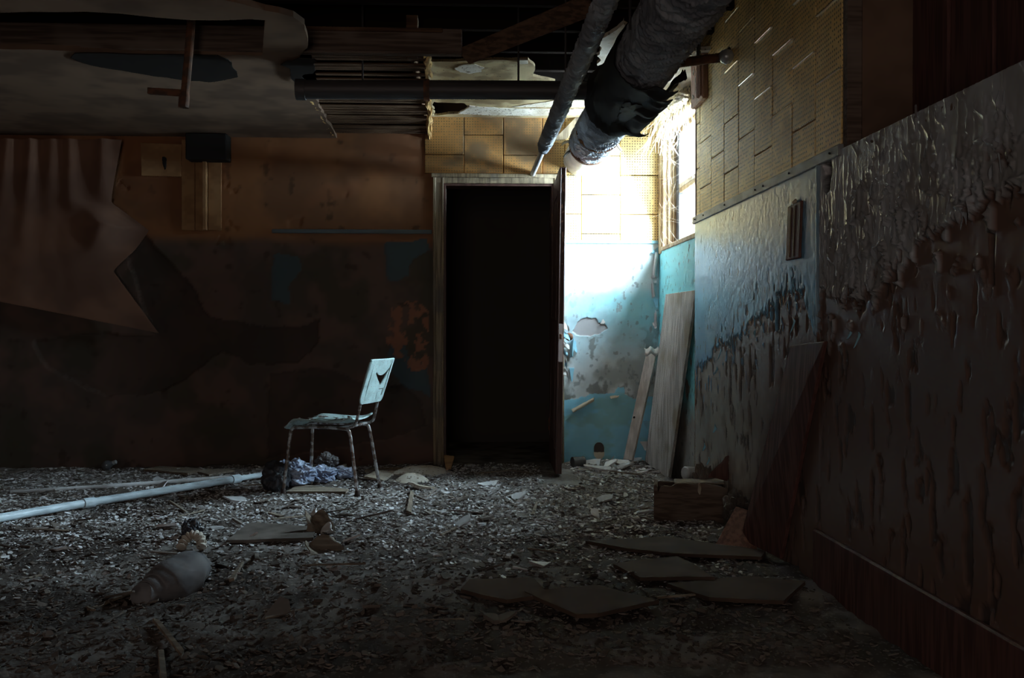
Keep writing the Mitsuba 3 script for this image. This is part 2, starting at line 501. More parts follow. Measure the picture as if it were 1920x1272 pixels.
def right_color(U, W, aux):
    m, near, big = aux['m'], aux['near'], aux['big']
    k = fb(U, W, 4, 4, 4, 40)
    paint = lerp3((0.11, 0.36, 0.58), (0.18, 0.42, 0.60), ss(0.35, 0.65, k))
    dust = ss(1.18, 1.60, W + 0.25 * (fb(U, W, 7, 5, 4, 41) - 0.5))
    paint = lerp3(paint, (0.36, 0.44, 0.45), 0.60 * dust)
    dark_blotch = ss(0.0, 0.22, 0.20 - (W - aux['zb'])) * ss(0.42, 0.62, fb(U, W, 18, 5, 4, 42))  # darker blotches above the peeled edge, fading out at the far end
    paint = lerp3(paint, (0.07, 0.075, 0.085), 0.65 * dark_blotch * ss(5.3, 4.7, U))
    paint = lerp3(paint, (0.06, 0.065, 0.07), 0.7 * ss(0.72, 0.80, fb(U, W, 40, 18, 4, 44)))
    oldp = lerp3((0.38, 0.41, 0.43), (0.25, 0.25, 0.245), ss(0.3, 0.7, fb(U, W, 12, 6, 4, 43)))
    paint = lerp3(paint, oldp, near)
    strip = (np.abs(U - SEAM - 0.014) < 0.016) * ss(1.42, 1.2, W) * ss(0.96, 0.98, W)
    paint = lerp3(paint, (0.30, 0.46, 0.58), strip * 1.0)
    pl = lerp3((0.34, 0.31, 0.27), (0.24, 0.20, 0.165), ss(0.35, 0.65, fb(U, W, 6, 5, 4, 45)))
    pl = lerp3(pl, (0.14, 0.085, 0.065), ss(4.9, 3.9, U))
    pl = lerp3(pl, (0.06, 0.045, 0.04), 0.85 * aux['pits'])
    c = lerp3(pl, paint, m)
    return lerp3(c, (0.03, 0.025, 0.02), aux['hole'])


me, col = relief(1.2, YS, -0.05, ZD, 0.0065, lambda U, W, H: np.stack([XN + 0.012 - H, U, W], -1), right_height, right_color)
wr = obj('wall_right', cat([
    box(XN + 0.062, 1.75, 3.43, YS, -0.2, 2.95, 0.001), box(XN + 0.062, 1.75, YF, 3.43, -0.2, 1.612, 0.001),
    box(XN + 0.30, 1.75, YF, 3.43, 1.612, 2.95, 0.001), box(XN, 1.75, YS, YS + 0.02, -0.2, 2.95, 0.001),
    box(XF, 1.66, YS, YB + 0.2, -0.2, WZ0, 0.001), box(XF, 1.66, YS, YB + 0.2, WZ1, 2.95, 0.001),
    box(XF, 1.66, YS, WY0, WZ0, WZ1, 0.001), box(XF, 1.66, WY1, YB + 0.2, WZ0, WZ1, 0.001)]), 'mat_plaster_dim', kind='structure')
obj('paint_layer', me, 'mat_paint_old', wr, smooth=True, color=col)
# sill of the dark recess and its boarded back
obj('recess_sill', box(XN - 0.005, XN + 0.31, YF, 3.43, 1.595, 1.625, 0.004), 'mat_joist', wr)
for i, y0 in enumerate(np.arange(0.2, 3.43, 0.27)):
    obj('recess_board', box(XN + 0.275 - 0.006 * (i % 3), XN + 0.30, y0 + 0.004, min(y0 + 0.266, 3.43), 1.63, 2.9, 0.004), 'mat_wood_red', wr)
obj('recess_post', box(XN + 0.005, XN + 0.06, 3.385, 3.43, 1.62, 2.9, 0.004), 'mat_joist', wr)


# far part below the window: bright blue paint
def far_height(U, W, aux):
    aux['m'] = ss(0.64, 0.60, fb(U, W, 7, 5, 4, 50)) * ss(0.35, 0.6, W + 0.3 * (fb(U, W, 6, 6, 4, 52) - 0.5))
    return 0.002 * fb(U, W, 50, 50, 3, 51) + 0.003 * aux['m']


def far_color(U, W, aux):
    paint = lerp3((0.17, 0.62, 0.70), (0.26, 0.66, 0.72), fb(U, W, 5, 5, 4, 53))
    pl = lerp3((0.34, 0.33, 0.30), (0.20, 0.19, 0.17), fb(U, W, 9, 9, 4, 54))
    c = lerp3(pl, paint, np.maximum(aux['m'], ss(0.95, 1.0, W)))
    return lerp3(c, (0.10, 0.10, 0.10), 0.7 * ss(0.71, 0.76, fb(U, W, 45, 30, 3, 55)))


me, col = relief(YS + 0.02, YB, -0.05, WZ0, 0.008, lambda U, W, H: np.stack([XF - H, U, W], -1), far_height, far_color)
obj('paint_layer', me, 'mat_paint', wr, smooth=True, color=col)

# perforated square tiles above the dado on the right wall, each a tile of its own
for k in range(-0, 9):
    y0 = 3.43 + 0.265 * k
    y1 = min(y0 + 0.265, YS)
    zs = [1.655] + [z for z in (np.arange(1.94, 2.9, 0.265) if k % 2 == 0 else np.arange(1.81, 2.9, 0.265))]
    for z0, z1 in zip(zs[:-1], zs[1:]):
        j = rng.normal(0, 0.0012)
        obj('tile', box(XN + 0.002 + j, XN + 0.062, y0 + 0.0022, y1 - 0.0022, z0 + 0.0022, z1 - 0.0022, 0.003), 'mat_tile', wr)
for k, z in ((5, 2.34), (4, 2.205), (3, 2.34), (2, 2.205), (1, 2.075), (0, 2.205), (0, 1.94), (3, 2.075), (1, 2.34)):
    y0 = 3.43 + 0.265 * k
    obj('joint_strip', box(XN - 0.004, XN + 0.01, y0 + 0.012, y0 + 0.25, z - 0.0025, z + 0.0025, 0.001), 'mat_glint', wr)  # polished slivers added at the joints to draw the glints of tile edges
t1 = obj('trim_1', box(XN - 0.014, XN + 0.01, 3.42, YS + 0.03, 1.618, 1.660, 0.003), 'mat_metal_trim', kind='structure')
for y in (3.50, 3.95, 4.30, 4.42, 4.95, 5.40, 5.60):
    obj('screw', moved(trimesh.creation.cylinder(0.0045, 0.006, sections=10), rot((0, 1, 0), 90), (XN - 0.016, y, 1.640)), 'mat_black', t1)

obj('baseboard_right', box(XN - 0.018, XN + 0.004, 1.2, 3.66, -0.03, 0.215, 0.006), 'mat_wood_red', kind='structure')

# ---- back wall
wb = obj('wall_back', cat([box(XL, DX0, YB + 0.030, YB + 0.14, -0.2, 2.95, 0.001), box(DX0, DX1, YB + 0.030, YB + 0.14, DZ, 2.95, 0.001),
                           box(DX1, 1.75, YB + 0.030, YB + 0.14, -0.2, 2.95, 0.001)]), 'mat_plaster_dim', kind='structure')


def pb(pts):
    return np.array([atY(a, b, YB)[[0, 2]] for a, b in pts])


LENS = ragged(pb([(1073, 622), (1083, 604), (1100, 596), (1117, 597), (1122, 606), (1136, 610), (1139, 617), (1124, 627), (1108, 631), (1082, 629)]), 0.03, 0.004, 4)
BLUE_TOP = pb([(1040, 752), (1068, 750), (1104, 742), (1106, 738), (1120, 740), (1150, 738), (1158, 728), (1170, 726), (1172, 740), (1190, 748), (1215, 742), (1245, 750)])


def br_height(U, W, aux):
    zt = np.interp(U, BLUE_TOP[:, 0], BLUE_TOP[:, 1]) + 0.02 * (fb(U, W, 40, 40, 3, 60) - 0.5)
    aux['low'] = ss(0.003, -0.003, W - zt)
    lens = inside(U, W, LENS).astype(float)
    aux['lens'] = lens
    zc = 1.10 + 0.45 * (fb(U, W, 4.5, 4.5, 4, 61) - 0.5) - 0.16 * ss(0.9, 1.3, U)
    aux['up'] = ss(-0.14, 0.18, W - zc)
    return 0.003 * fb(U, W, 30, 30, 4, 62) + 0.006 * aux['low'] + 0.004 * (W > zt) - 0.007 * lens + 0.004 * ss(1.0, 1.1, W)


def br_color(U, W, aux):
    k = fb(U, W, 6, 6, 5, 63)
    grey = lerp3((0.33, 0.345, 0.32), (0.55, 0.58, 0.57), ss(0.40, 0.62, k))
    grey = lerp3(grey, (0.30, 0.45, 0.50), 0.7 * ss(0.72, 0.98, W + 0.3 * (k - 0.5)))
    grey = lerp3(grey, (0.15, 0.155, 0.14), 0.8 * ss(0.58, 0.68, fb(U, W, 14, 11, 4, 64)))
    cyan = lerp3((0.25, 0.52, 0.58), (0.34, 0.58, 0.62), fb(U, W, 8, 8, 4, 65))
    white = lerp3((0.62, 0.68, 0.68), (0.52, 0.62, 0.64), fb(U, W, 9, 9, 4, 66))
    up = lerp3(cyan, white, ss(1.18, 1.36, W + 0.25 * (fb(U, W, 5, 5, 4, 67) - 0.5)))
    c = lerp3(grey, up, aux['up'])
    c = lerp3(c, (0.22, 0.24, 0.24), 0.75 * ss(0.67, 0.74, fb(U, W, 30, 22, 4, 68)))
    low = lerp3((0.22, 0.56, 0.72), (0.32, 0.64, 0.76), fb(U, W, 7, 7, 4, 69))
    low = lerp3(low, (0.26, 0.50, 0.50), 0.8 * ss(0.5, 0.7, fb(U, W, 6, 9, 4, 70)))
    c = lerp3(c, low, aux['low'])
    return lerp3(c, (0.30, 0.29, 0.29), aux['lens'])


me, col = relief(DX1, XF + 0.02, -0.05, ZD, 0.005, lambda U, W, H: np.stack([U, YB + 0.006 - H, W], -1), br_height, br_color)
obj('paint_layer', me, 'mat_paint', wb, smooth=True, color=col)

SWOOSH = pb([(228, 455), (270, 440), (345, 520), (352, 522), (372, 560), (388, 590), (430, 600), (490, 612), (560, 612), (598, 602), (600, 640), (560, 680), (470, 684), (420, 660), (398, 668),
             (350, 712), (300, 735), (200, 745), (90, 690), (60, 640), (180, 625), (290, 630)])
DARK2 = pb([(505, 700), (590, 690), (640, 700), (690, 720), (760, 720), (790, 760), (800, 800), (760, 815), (690, 830), (500, 860)])
BLUES = [pb([(510, 478), (560, 480), (565, 505), (540, 540), (545, 572), (512, 565)]), pb([(722, 455), (800, 450), (806, 470), (770, 490), (765, 520), (730, 528), (722, 500)]),
         pb([(735, 650), (760, 640), (775, 690), (800, 690), (808, 745), (760, 725), (722, 690)])]
RED = pb([(735, 575), (780, 560), (806, 585), (800, 690), (775, 700), (740, 670), (722, 640)])


def bl_height(U, W, aux):
    nz = 0.04 * (fb(U, W, 12, 12, 4, 80) - 0.5)
    u2, w2 = U + nz, W + 0.04 * (fb(U, W, 12, 12, 4, 81) - 0.5)
    aux['hole'] = inside(u2, w2, SWOOSH).astype(float)
    aux['hole2'] = inside(u2, w2, DARK2).astype(float)
    aux['blue'] = sum(inside(u2, w2, b).astype(float) for b in BLUES)
    aux['red'] = inside(u2, w2, RED) * ss(0.47, 0.52, fb(U, W, 20, 20, 4, 82))
    h = 0.004 * fb(U, W, 22, 22, 4, 83) + 0.003 * ss(0.4, 0.6, fb(U, W, 3, 3, 4, 84)) + 0.005 * aux['blue'] + 0.01 * aux['red'] * fb(U, W, 40, 40, 3, 85)
    return h - 0.012 * np.maximum(aux['hole'], aux['hole2']) - 0.006 * ss(0.74, 0.78, fb(U, W, 9, 9, 4, 86)) * (W > 1.6)


def bl_color(U, W, aux):
    k = fb(U, W, 3, 3, 4, 87)
    top = lerp3((0.31, 0.14, 0.062), (0.21, 0.10, 0.052), ss(0.35, 0.65, k))
    low = lerp3((0.15, 0.093, 0.075), (0.10, 0.075, 0.062), ss(0.35, 0.65, fb(U, W, 4, 4, 4, 88)))
    low = lerp3(low, (0.07, 0.065, 0.045), 0.7 * ss(0.5, 0.66, fb(U, W, 3.4, 3.4, 4, 89)))
    c = lerp3(low, top, ss(ZD - 0.05, ZD + 0.04, W + 0.1 * (k - 0.5)))
    c = lerp3(c, (0.05, 0.03, 0.022), 0.6 * ss(0.70, 0.82, fb(U, W, 11, 11, 4, 90)))
    c = lerp3(c, (0.33, 0.13, 0.06), 0.35 * ss(0.5, 0.7, fb(U, W, 2.2, 5, 3, 91)) * (W > ZD))
    c = lerp3(c, (0.075, 0.105, 0.118), np.clip(aux['blue'], 0, 1))
    c = lerp3(c, (0.30, 0.13, 0.08), np.clip(aux['red'], 0, 1))
    return lerp3(c, (0.040, 0.031, 0.026), np.clip(aux['hole'] * 0.62 * (0.3 + 0.7 * ss(-2.9, -2.0, U)) + aux['hole2'] * 0.4, 0, 0.7))


me, col = relief(XL, DX0, -0.05, 2.45, 0.012, lambda U, W, H: np.stack([U, YB + 0.006 - H, W], -1), bl_height, bl_color)
obj('plaster_layer', me, 'mat_wall_dark', wb, smooth=True, color=col)
obj('dado_ledge', box(-1.41, -0.25, YB - 0.012, YB + 0.008, ZD + 0.055, ZD + 0.085, 0.004), mat('mat_ledge', (0.12, 0.15, 0.16), 0.7), wb)

for k in range(-1, 6):
    x0, x1 = -0.304 + 0.288 * k, -0.016 + 0.288 * k
    x0, x1 = max(x0, -0.304), min(x1, XF)
    if x1 - x0 < 0.02:
        continue
    zs = [1.845 + 0.288 * i for i in range(-2, 4)] if k % 2 else [1.70 + 0.288 * i for i in range(-1, 4)]
    for z0 in zs:
        z1 = z0 + 0.288
        for xa, xb, lo in (((x0, x1, 2.135),) if x1 < 0.70 and k < 3 else ((x0, 0.725, 2.135), (0.725, x1, ZD + 0.01)) if x0 < 0.725 < x1 else ((x0, x1, ZD + 0.01),)):
            za, zb_ = max(z0, lo), min(z1, ZC + 0.02)
            if zb_ - za > 0.02 and xb - xa > 0.02:
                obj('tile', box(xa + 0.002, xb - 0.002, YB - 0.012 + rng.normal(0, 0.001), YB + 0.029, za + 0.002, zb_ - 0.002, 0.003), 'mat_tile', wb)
obj('trim_2', box(DX1 + 0.02, XF, YB - 0.018, YB + 0.005, ZD - 0.012, ZD + 0.012, 0.004), 'mat_curl_blue', kind='structure')

# ---- the doorway, its frame and the dark room behind it
d1 = thing('door_1', None, None)
labels[d1] = {'kind': 'structure', 'label': 'dark brown door standing open, edge on, beside the black doorway'}


def casing(x0, x1, z0, z1, name='door_casing'):
    w = x1 - x0
    return cat([box(x0, x1, YB - 0.020, YB + 0.02, z0, z1, 0.004), box(x0, x0 + 0.022, YB - 0.034, YB - 0.018, z0, z1, 0.005), box(x1 - 0.016, x1, YB - 0.028, YB - 0.018, z0, z1, 0.004)])


obj('door_casing', casing(-0.243, DX0, -0.03, 2.135), 'mat_trim_wood', d1)
obj('door_casing', casing(DX1, DX1 + 0.075, -0.03, 2.135), 'mat_trim_wood', d1)
obj('head_casing', cat([box(-0.243, DX1 + 0.075, YB - 0.024, YB + 0.02, DZ, 2.132, 0.004), box(-0.255, DX1 + 0.085, YB - 0.042, YB - 0.02, 2.105, 2.135, 0.005)]), 'mat_trim_wood', d1)
obj('door_jamb', box(DX0 - 0.01, DX0 + 0.018, YB - 0.01, YB + 0.15, -0.03, DZ, 0.003), 'mat_door', d1)
obj('door_jamb', box(DX1 - 0.018, DX1 + 0.01, YB - 0.01, YB + 0.15, -0.03, DZ, 0.003), 'mat_door', d1)
obj('door_jamb', box(DX0, DX1, YB - 0.01, YB + 0.15, DZ - 0.018, DZ + 0.01, 0.003), 'mat_door', d1)


def leaf(m):
    """Into the hung position: hinged at the right jamb, open towards the camera and out of plumb."""
    v = m.vertices.copy()
    a = math.radians(-2.0)
    y = v[:, 1] - 7.04
    x = v[:, 0]
    v[:, 0], v[:, 1] = x * math.cos(a) - y * math.sin(a), 7.04 + x * math.sin(a) + y * math.cos(a)
    v[:, 0] += 0.638 + 0.015 * (v[:, 2] - 2.06)
    m = m.copy()
    m.vertices = v
    return m


LY = 6.26
obj('leaf', leaf(cat([box(0.0, 0.044, LY, 7.03, 0.045, 2.055, 0.003)])), 'mat_door', d1)
for z0, z1 in ((0.20, 0.95), (1.05, 1.92)):
    obj('leaf_panel', leaf(cat([box(-0.006, 0.001, LY + 0.11, 6.92, z0, z0 + 0.03), box(-0.006, 0.001, LY + 0.11, 6.92, z1 - 0.03, z1), box(-0.006, 0.001, LY + 0.11, LY + 0.14, z0, z1), box(-0.006, 0.001, 6.89, 6.92, z0, z1)])), 'mat_door', d1)
obj('edge_strip', leaf(cat([box(0.002, 0.012, LY - 0.010, LY + 0.004, 0.05, 2.05, 0.003), box(0.032, 0.042, LY - 0.010, LY + 0.004, 0.05, 2.05, 0.003)])), 'mat_door', d1)
for z in (1.99, 1.93, 1.90, 1.80, 1.765, 1.70, 1.62, 1.57, 1.50, 1.42):
    obj('chipped_paint', leaf(hull(rng.normal(0, 1, (10, 3)) * V(0.006, 0.002, 0.010 * rng.uniform(0.4, 1.8)) + V(0.022 + rng.normal(0, 0.005), LY - 0.001, z))), 'mat_chip', d1)
obj('lock_plate', leaf(box(0.008, 0.040, LY - 0.010, LY + 0.003, 0.78, 1.03, 0.002)), 'mat_zinc', d1)
obj('latch', leaf(box(0.014, 0.032, LY - 0.024, LY, 0.93, 0.965, 0.004)), 'mat_rust', d1)
obj('knob', leaf(moved(trimesh.creation.icosphere(subdivisions=3, radius=0.026), None, (0.083, LY + 0.06, 0.945))), 'mat_rust', d1, smooth=True)
obj('knob_stem', leaf(moved(trimesh.creation.cylinder(0.010, 0.05, sections=14), rot((0, 1, 0), 90), (0.060, LY + 0.06, 0.945))), 'mat_rust', d1, smooth=30)
for i in range(7):
    z = 0.72 + 0.05 * i + rng.normal(0, 0.008)
    s, w = np.meshgrid(np.linspace(0, 1, 7), np.linspace(-1, 1, 5), indexing='ij')
    P = np.stack([0.045 + 0.03 * s + 0.012 * np.sin(3 * s + i), LY + 0.02 + 0.006 * w * 0 + 0.012 * np.sin(2.6 * s + w + i), z + 0.022 * w * (1 - 0.4 * s) - 0.04 * s], -1)
    obj('paint_peel', leaf(shell(P, 0.002)), 'mat_curl_blue' if i % 2 else 'mat_paper', d1, smooth=True)
obj('hinge', leaf(moved(trimesh.creation.cylinder(0.008, 0.09, sections=12), None, (0.0, 7.035, 1.80))), 'mat_rust', d1, smooth=30)
obj('hinge', leaf(moved(trimesh.creation.cylinder(0.008, 0.09, sections=12), None, (0.0, 7.035, 0.30))), 'mat_rust', d1, smooth=30)
obj('wall_beyond', cat([box(-1.6, 1.5, 9.0, 9.1, -0.2, 2.6, 0.001), box(-1.7, -1.6, YB + 0.14, 9.1, -0.2, 2.6, 0.001), box(1.5, 1.6, YB + 0.14, 9.1, -0.2, 2.6, 0.001), box(-1.7, 1.6, YB + 0.14, 9.1, 2.5, 2.6, 0.001)]), 'mat_hall', kind='structure')

# ---- the unseen sides of the room, with an added glowing fill panel behind the camera
obj('wall_left', box(XL - 0.1, XL, YF, YB + 0.14, -0.2, 2.95, 0.001), 'mat_plaster_dim', kind='structure')
obj('wall_front', cat([box(XL, -1.2, YF - 0.1, YF, -0.2, 2.95, 0.001), box(-0.1, 1.75, YF - 0.1, YF, -0.2, 2.95, 0.001), box(-1.2, -0.1, YF - 0.1, YF, 2.1, 2.95, 0.001)]), 'mat_plaster_dim', kind='structure')
k = obj('window_2', moved(trimesh.creation.box((1.1, 0.01, 2.1)), None, (-0.65, YF - 0.08, 1.05)), 'mat_black', kind='structure')
scene[k]['emitter'] = {'type': 'area', 'radiance': {'type': 'rgb', 'value': FILL_LIGHT}}

# ---- the window in the corner
w1 = thing('window_1', None, None)
labels[w1] = {'kind': 'structure'}
XG = 1.555
obj('window_casing', box(XF - 0.012, XF + 0.012, WY1 - 0.002, WY1 + 0.085, WZ0 - 0.03, WZ1 + 0.06, 0.004), 'mat_window_wood', w1)
obj('window_jamb', box(XF, 1.66, WY1 - 0.022, WY1 + 0.005, WZ0, WZ1, 0.003), 'mat_window_wood', w1)
obj('window_jamb', box(XF, 1.66, WY0 - 0.005, WY0 + 0.022, WZ0, WZ1, 0.003), 'mat_window_wood', w1)
obj('window_head', box(XF, 1.66, WY0, WY1, WZ1 - 0.025, WZ1 + 0.005, 0.003), 'mat_window_wood', w1)
obj('window_sill', box(XF - 0.012, 1.68, WY0 - 0.01, WY1 + 0.01, WZ0 - 0.015, WZ0 + 0.016, 0.004), 'mat_window_wood', w1)
obj('stop_bead', cat([box(XF + 0.035, XF + 0.055, WY1 - 0.040, WY1 - 0.018, WZ0, WZ1, 0.004), box(XF + 0.070, XF + 0.085, WY1 - 0.036, WY1 - 0.018, WZ0, WZ1, 0.004)]), 'mat_window_wood', w1)
for za, zb_ in ((WZ0 + 0.016, 2.01), (2.01, WZ1 - 0.025)):
    x = XG + 0.008
    s = obj('sash', box(x - 0.034, x + 0.034, WY1 - 0.10, WY1 - 0.022, za, zb_, 0.004), 'mat_sash', w1)
    obj('sash_stile', box(x - 0.034, x + 0.034, WY0 + 0.022, WY0 + 0.085, za, zb_, 0.004), 'mat_sash', s)
    obj('sash_rail', box(x - 0.030, x + 0.030, WY0 + 0.07, WY1 - 0.09, za, za + 0.035, 0.004), 'mat_plaster_pale', s)
    obj('sash_rail', box(x - 0.030, x + 0.030, WY0 + 0.07, WY1 - 0.09, zb_ - 0.030, zb_, 0.004), 'mat_window_wood', s)
    g = trimesh.Trimesh([(x, WY0 + 0.07, za + 0.03), (x, WY1 - 0.09, za + 0.03), (x, WY1 - 0.09, zb_ - 0.025), (x, WY0 + 0.07, zb_ - 0.025)], [[0, 1, 2], [0, 2, 3]], process=False)
    obj('pane', g, 'mat_glass', s)
# added glowing sheet in place of the sky, sloped to send light down
CY0, CY1 = 5.36, 6.76
cw = trimesh.Trimesh([(1.70, CY0, 2.75), (1.70, CY1, 2.75), (2.35, CY1, 1.30), (2.35, CY0, 1.30)], [[0, 2, 1], [0, 3, 2]], process=False)
if cw.face_normals[0][0] > 0:
    cw.invert()
k = obj('well_cover', cw, 'mat_black', w1)
scene[k]['emitter'] = {'type': 'area', 'radiance': {'type': 'rgb', 'value': DAYLIGHT}}
# added white walls around the sheet that bounce and cut its light
obj('well_wall', cat([box(1.66, 2.55, 7.95, 8.05, 0.9, 2.9, 0.002), box(1.66, 2.55, CY0 - 0.1, CY0, 0.9, 2.9, 0.002), box(2.45, 2.55, CY0, 7.95, 0.9, 2.9, 0.002),
                      box(1.66, 2.55, CY1, 7.95, 2.76, 2.86, 0.002), box(1.66, 2.55, CY0, 7.95, 0.9, 1.2, 0.002), box(1.60, 1.70, CY0, WY0, 0.9, 2.9, 0.002), box(1.60, 1.70, WY1, 7.95, 0.9, 2.9, 0.002)]), mat('mat_bounce_white', (0.85, 0.85, 0.85), 0.9, 0.1), w1)


# ---- the ceiling: a dark deck, joists, and what is left of two layers of ceiling
def pz(pts, z):
    return np.array([atZ(a, b, z)[:2] for a, b in pts])


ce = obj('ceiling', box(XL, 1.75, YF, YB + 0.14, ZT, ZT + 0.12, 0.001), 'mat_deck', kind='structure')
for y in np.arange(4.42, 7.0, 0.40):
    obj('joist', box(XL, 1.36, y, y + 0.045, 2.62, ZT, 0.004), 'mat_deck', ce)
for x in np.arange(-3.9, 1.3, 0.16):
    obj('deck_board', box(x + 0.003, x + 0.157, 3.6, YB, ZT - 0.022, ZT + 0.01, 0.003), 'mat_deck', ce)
jl = obj('lower_joist', box(-3.6, -0.02, 4.945, 5.005, 2.405, 2.535, 0.006), 'mat_joist', ce)
obj('joist_batten', box(-1.02, -0.12, 4.930, 4.948, 2.512, 2.532, 0.003), 'mat_lath', jl)
obj('joist_batten', box(-1.02, -0.10, 4.925, 4.950, 2.398, 2.412, 0.003), 'mat_joist', jl)

hole1 = ragged(pz([(-500, 30), (160, 22), (360, 38), (470, 36), (497, 38), (492, 104), (300, 101), (150, 97), (70, 93), (-500, 80)], ZL), 0.12, 0.008, 6, keep=(4,))
out = ragged(pz([(634, 263), (612, 222), (588, 178), (572, 166), (556, 145), (548, 132), (530, 119), (560, 110), (578, 82), (571, 47), (550, 32), (470, 12), (380, -10), (360, -80), (-1200, -80), (-1200, 264)], ZL), 0.06, 0.006, 7, keep=(13, 14, 15))
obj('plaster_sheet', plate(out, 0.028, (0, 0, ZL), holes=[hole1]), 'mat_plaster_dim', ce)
flap = ragged(pz([(140, 100), (300, 102), (408, 104), (428, 112), (446, 144), (420, 150), (392, 154), (330, 148), (250, 136), (170, 122), (132, 108)], ZL - 0.004), 0.05, 0.006, 8)
obj('paper_flap', plate(flap, 0.004, (0, 0, ZL - 0.006)), 'mat_tar', ce)  # thin dark sheet just under the plaster
flap = ragged(pz([(526, 122), (560, 110), (590, 112), (588, 138), (570, 140), (560, 160), (548, 150), (545, 130)], ZL - 0.02), 0.03, 0.006, 9)
obj('paper_flap', plate(flap, 0.006, (0, 0, ZL - 0.02)), 'mat_tar', ce)
# lath strips of the bared part, ends ragged on the right
for i, y in enumerate(np.arange(5.02, YB - 0.02, 0.052)):
    if 5.30 < y < 5.38:
        continue
    xl = np.interp(y, [5.0, 5.6, 5.95, 7.06], [-0.80, -0.86, -0.92, -0.96])
    xr = np.interp(y, [5.0, 7.06], [-0.205, -0.272]) + rng.normal(0, 0.006)
    z = 2.412 + (0.018 if i % 6 == 2 else 0.0) + rng.normal(0, 0.002)
    obj('lath', box(xl, xr, y, y + (0.043 if i % 6 else 0.036), z, z + 0.008, 0.002), 'mat_lath', ce)
for i in range(34):
    y = 5.0 + 2.03 * i / 33
    if 5.42 < y < 5.95 and i % 2:
        continue
    x = np.interp(y, [5.0, 7.06], [-0.200, -0.266])
    p = rng.normal(0, 1, (12, 3)) * V(0.009, 0.030, 0.020 + 0.018 * rng.random()) + V(x + rng.normal(0, 0.004), y, ZL + 0.03)
    obj('torn_edge', hull(p), 'mat_raw_edge', ce)
for i in range(14):
    y = 5.95 + 1.0 * i / 13
    x = np.interp(y, [5.95, 7.06], [-0.945, -0.965])
    obj('torn_edge', hull(rng.normal(0, 1, (10, 3)) * V(0.006, 0.026, 0.004) + V(x, y, ZL + 0.004)), 'mat_raw_edge', ce)
obj('drop_face', cat([box(-0.30, -0.285, 5.0, YB, ZL + 0.05, 2.62, 0.002), box(-0.31, -0.25, 5.00, 5.07, ZL + 0.01, 2.62, 0.003)]), 'mat_lath', ce)
# the higher ceiling on the right
fbd = ragged(pz([(802, 228), (804, 116), (990, 112), (1003, 125), (1000, 143), (1041, 153), (1032, 166), (1062, 178), (1112, 186), (1112, 228)], ZC), 0.05, 0.006, 12, keep=(0, 9))
hl = ragged(pz([(812, 191), (868, 193), (884, 204), (862, 213), (814, 217)], ZC), 0.04, 0.008, 13)
obj('fiberboard', plate(fbd, 0.016, (0, 0, ZC), holes=[hl]), 'mat_fiberboard', ce)
for pts, zz in (([(852, 127), (870, 120), (890, 119), (908, 126), (903, 133), (880, 137), (862, 133)], 0.006), ([(972, 110), (990, 110), (990, 117), (972, 117)], 0.01),
                ([(856, 155), (880, 156), (880, 159), (856, 158)], 0.008), ([(858, 212), (872, 205), (880, 197), (900, 200), (960, 203), (1040, 204), (1112, 203), (1112, 214), (1000, 216), (920, 215)], 0.006),
                ([(1044, 187), (1112, 188), (1112, 199), (1060, 200), (960, 200)], 0.004)):
    obj('plaster_remnant', plate(ragged(pz(pts, ZC), 0.03, 0.004, 14), 0.01, (0, 0, ZC - zz)), 'mat_plaster_pale', ce)
pl = ragged(pz([(1112, 230), (1150, 150), (1212, 122), (1250, 94), (1300, 96), (1352, 92), (1378, 104), (1420, 112), (1420, 233)], ZC), 0.05, 0.007, 15, keep=(6, 7, 8))
obj('plaster_sheet', plate(pl, 0.022, (0, 0, ZC)), 'mat_plaster_pale', ce)
obj('plaster_sheet', plate(ragged(pz([(1120, 124), (1130, 72), (1150, 60), (1170, 40), (1176, 120), (1150, 116)], ZC), 0.04, 0.008, 16), 0.02, (0, 0, ZC)), 'mat_plaster_pale', ce)
obj('torn_lath', slab([atZ(1078, 108, 2.52), atZ(1086, 112, 2.52), atZ(1108, 50, 2.52), atZ(1098, 48, 2.52)], 0.012), 'mat_raw_edge', ce)
obj('corner_batten', slab([atY(1036, 264, YB - 0.03), atY(1062, 262, YB - 0.03), atY(1112, 196, YB - 0.03), atY(1100, 200, YB - 0.03)], 0.02), 'mat_trim_wood', ce)


# ================================================================== THE THINGS
def onfloor(px, py, dz=0.0):
    """The point of the floor seen at a spot of the photograph."""
    z = 0.0
    for _ in range(4):
        p = atZ(px, py, z)
        z = float(fh(p[0], p[1])) + dz
    return V(p[0], p[1], z)


# ---- the chair
CH = V(-0.815, 5.92, 0.0)
CF, CS = unit((-0.957, 0.29, 0)), unit((0.29, 0.957, 0))


def chp(f, s, z):
    return CH + CF * f + CS * s + V(0, 0, z)


def chg(Fm, Sm, Zm):
    return CH + Fm[..., None] * CF + Sm[..., None] * CS + Zm[..., None] * V(0, 0, 1)


ch = thing('school_chair', 'pale plastic school chair with a grip hole in its backrest, alone on the littered floor', 'chair')
fx, sx = np.meshgrid(np.linspace(-0.19, 0.245, 34), np.linspace(-1, 1, 25), indexing='ij')
w = 0.19 - 0.03 * ss(0.12, 0.245, fx) ** 2 - 0.02 * ss(-0.12, -0.19, fx)
dip = 0.018 * (sx ** 2) - 0.010 * np.exp(-((fx + 0.05) / 0.12) ** 2)
front = -0.055 * ss(0.13, 0.25, fx) ** 2
rear = 0.016 * ss(-0.12, -0.19, fx) ** 1.5
seat = shell(chg(fx, sx * w, 0.438 + dip + front + rear), 0.010)
obj('seat', seat, 'mat_chair', ch, smooth=40)
# flakes of litter lying on the seat belong to the rubble, see below

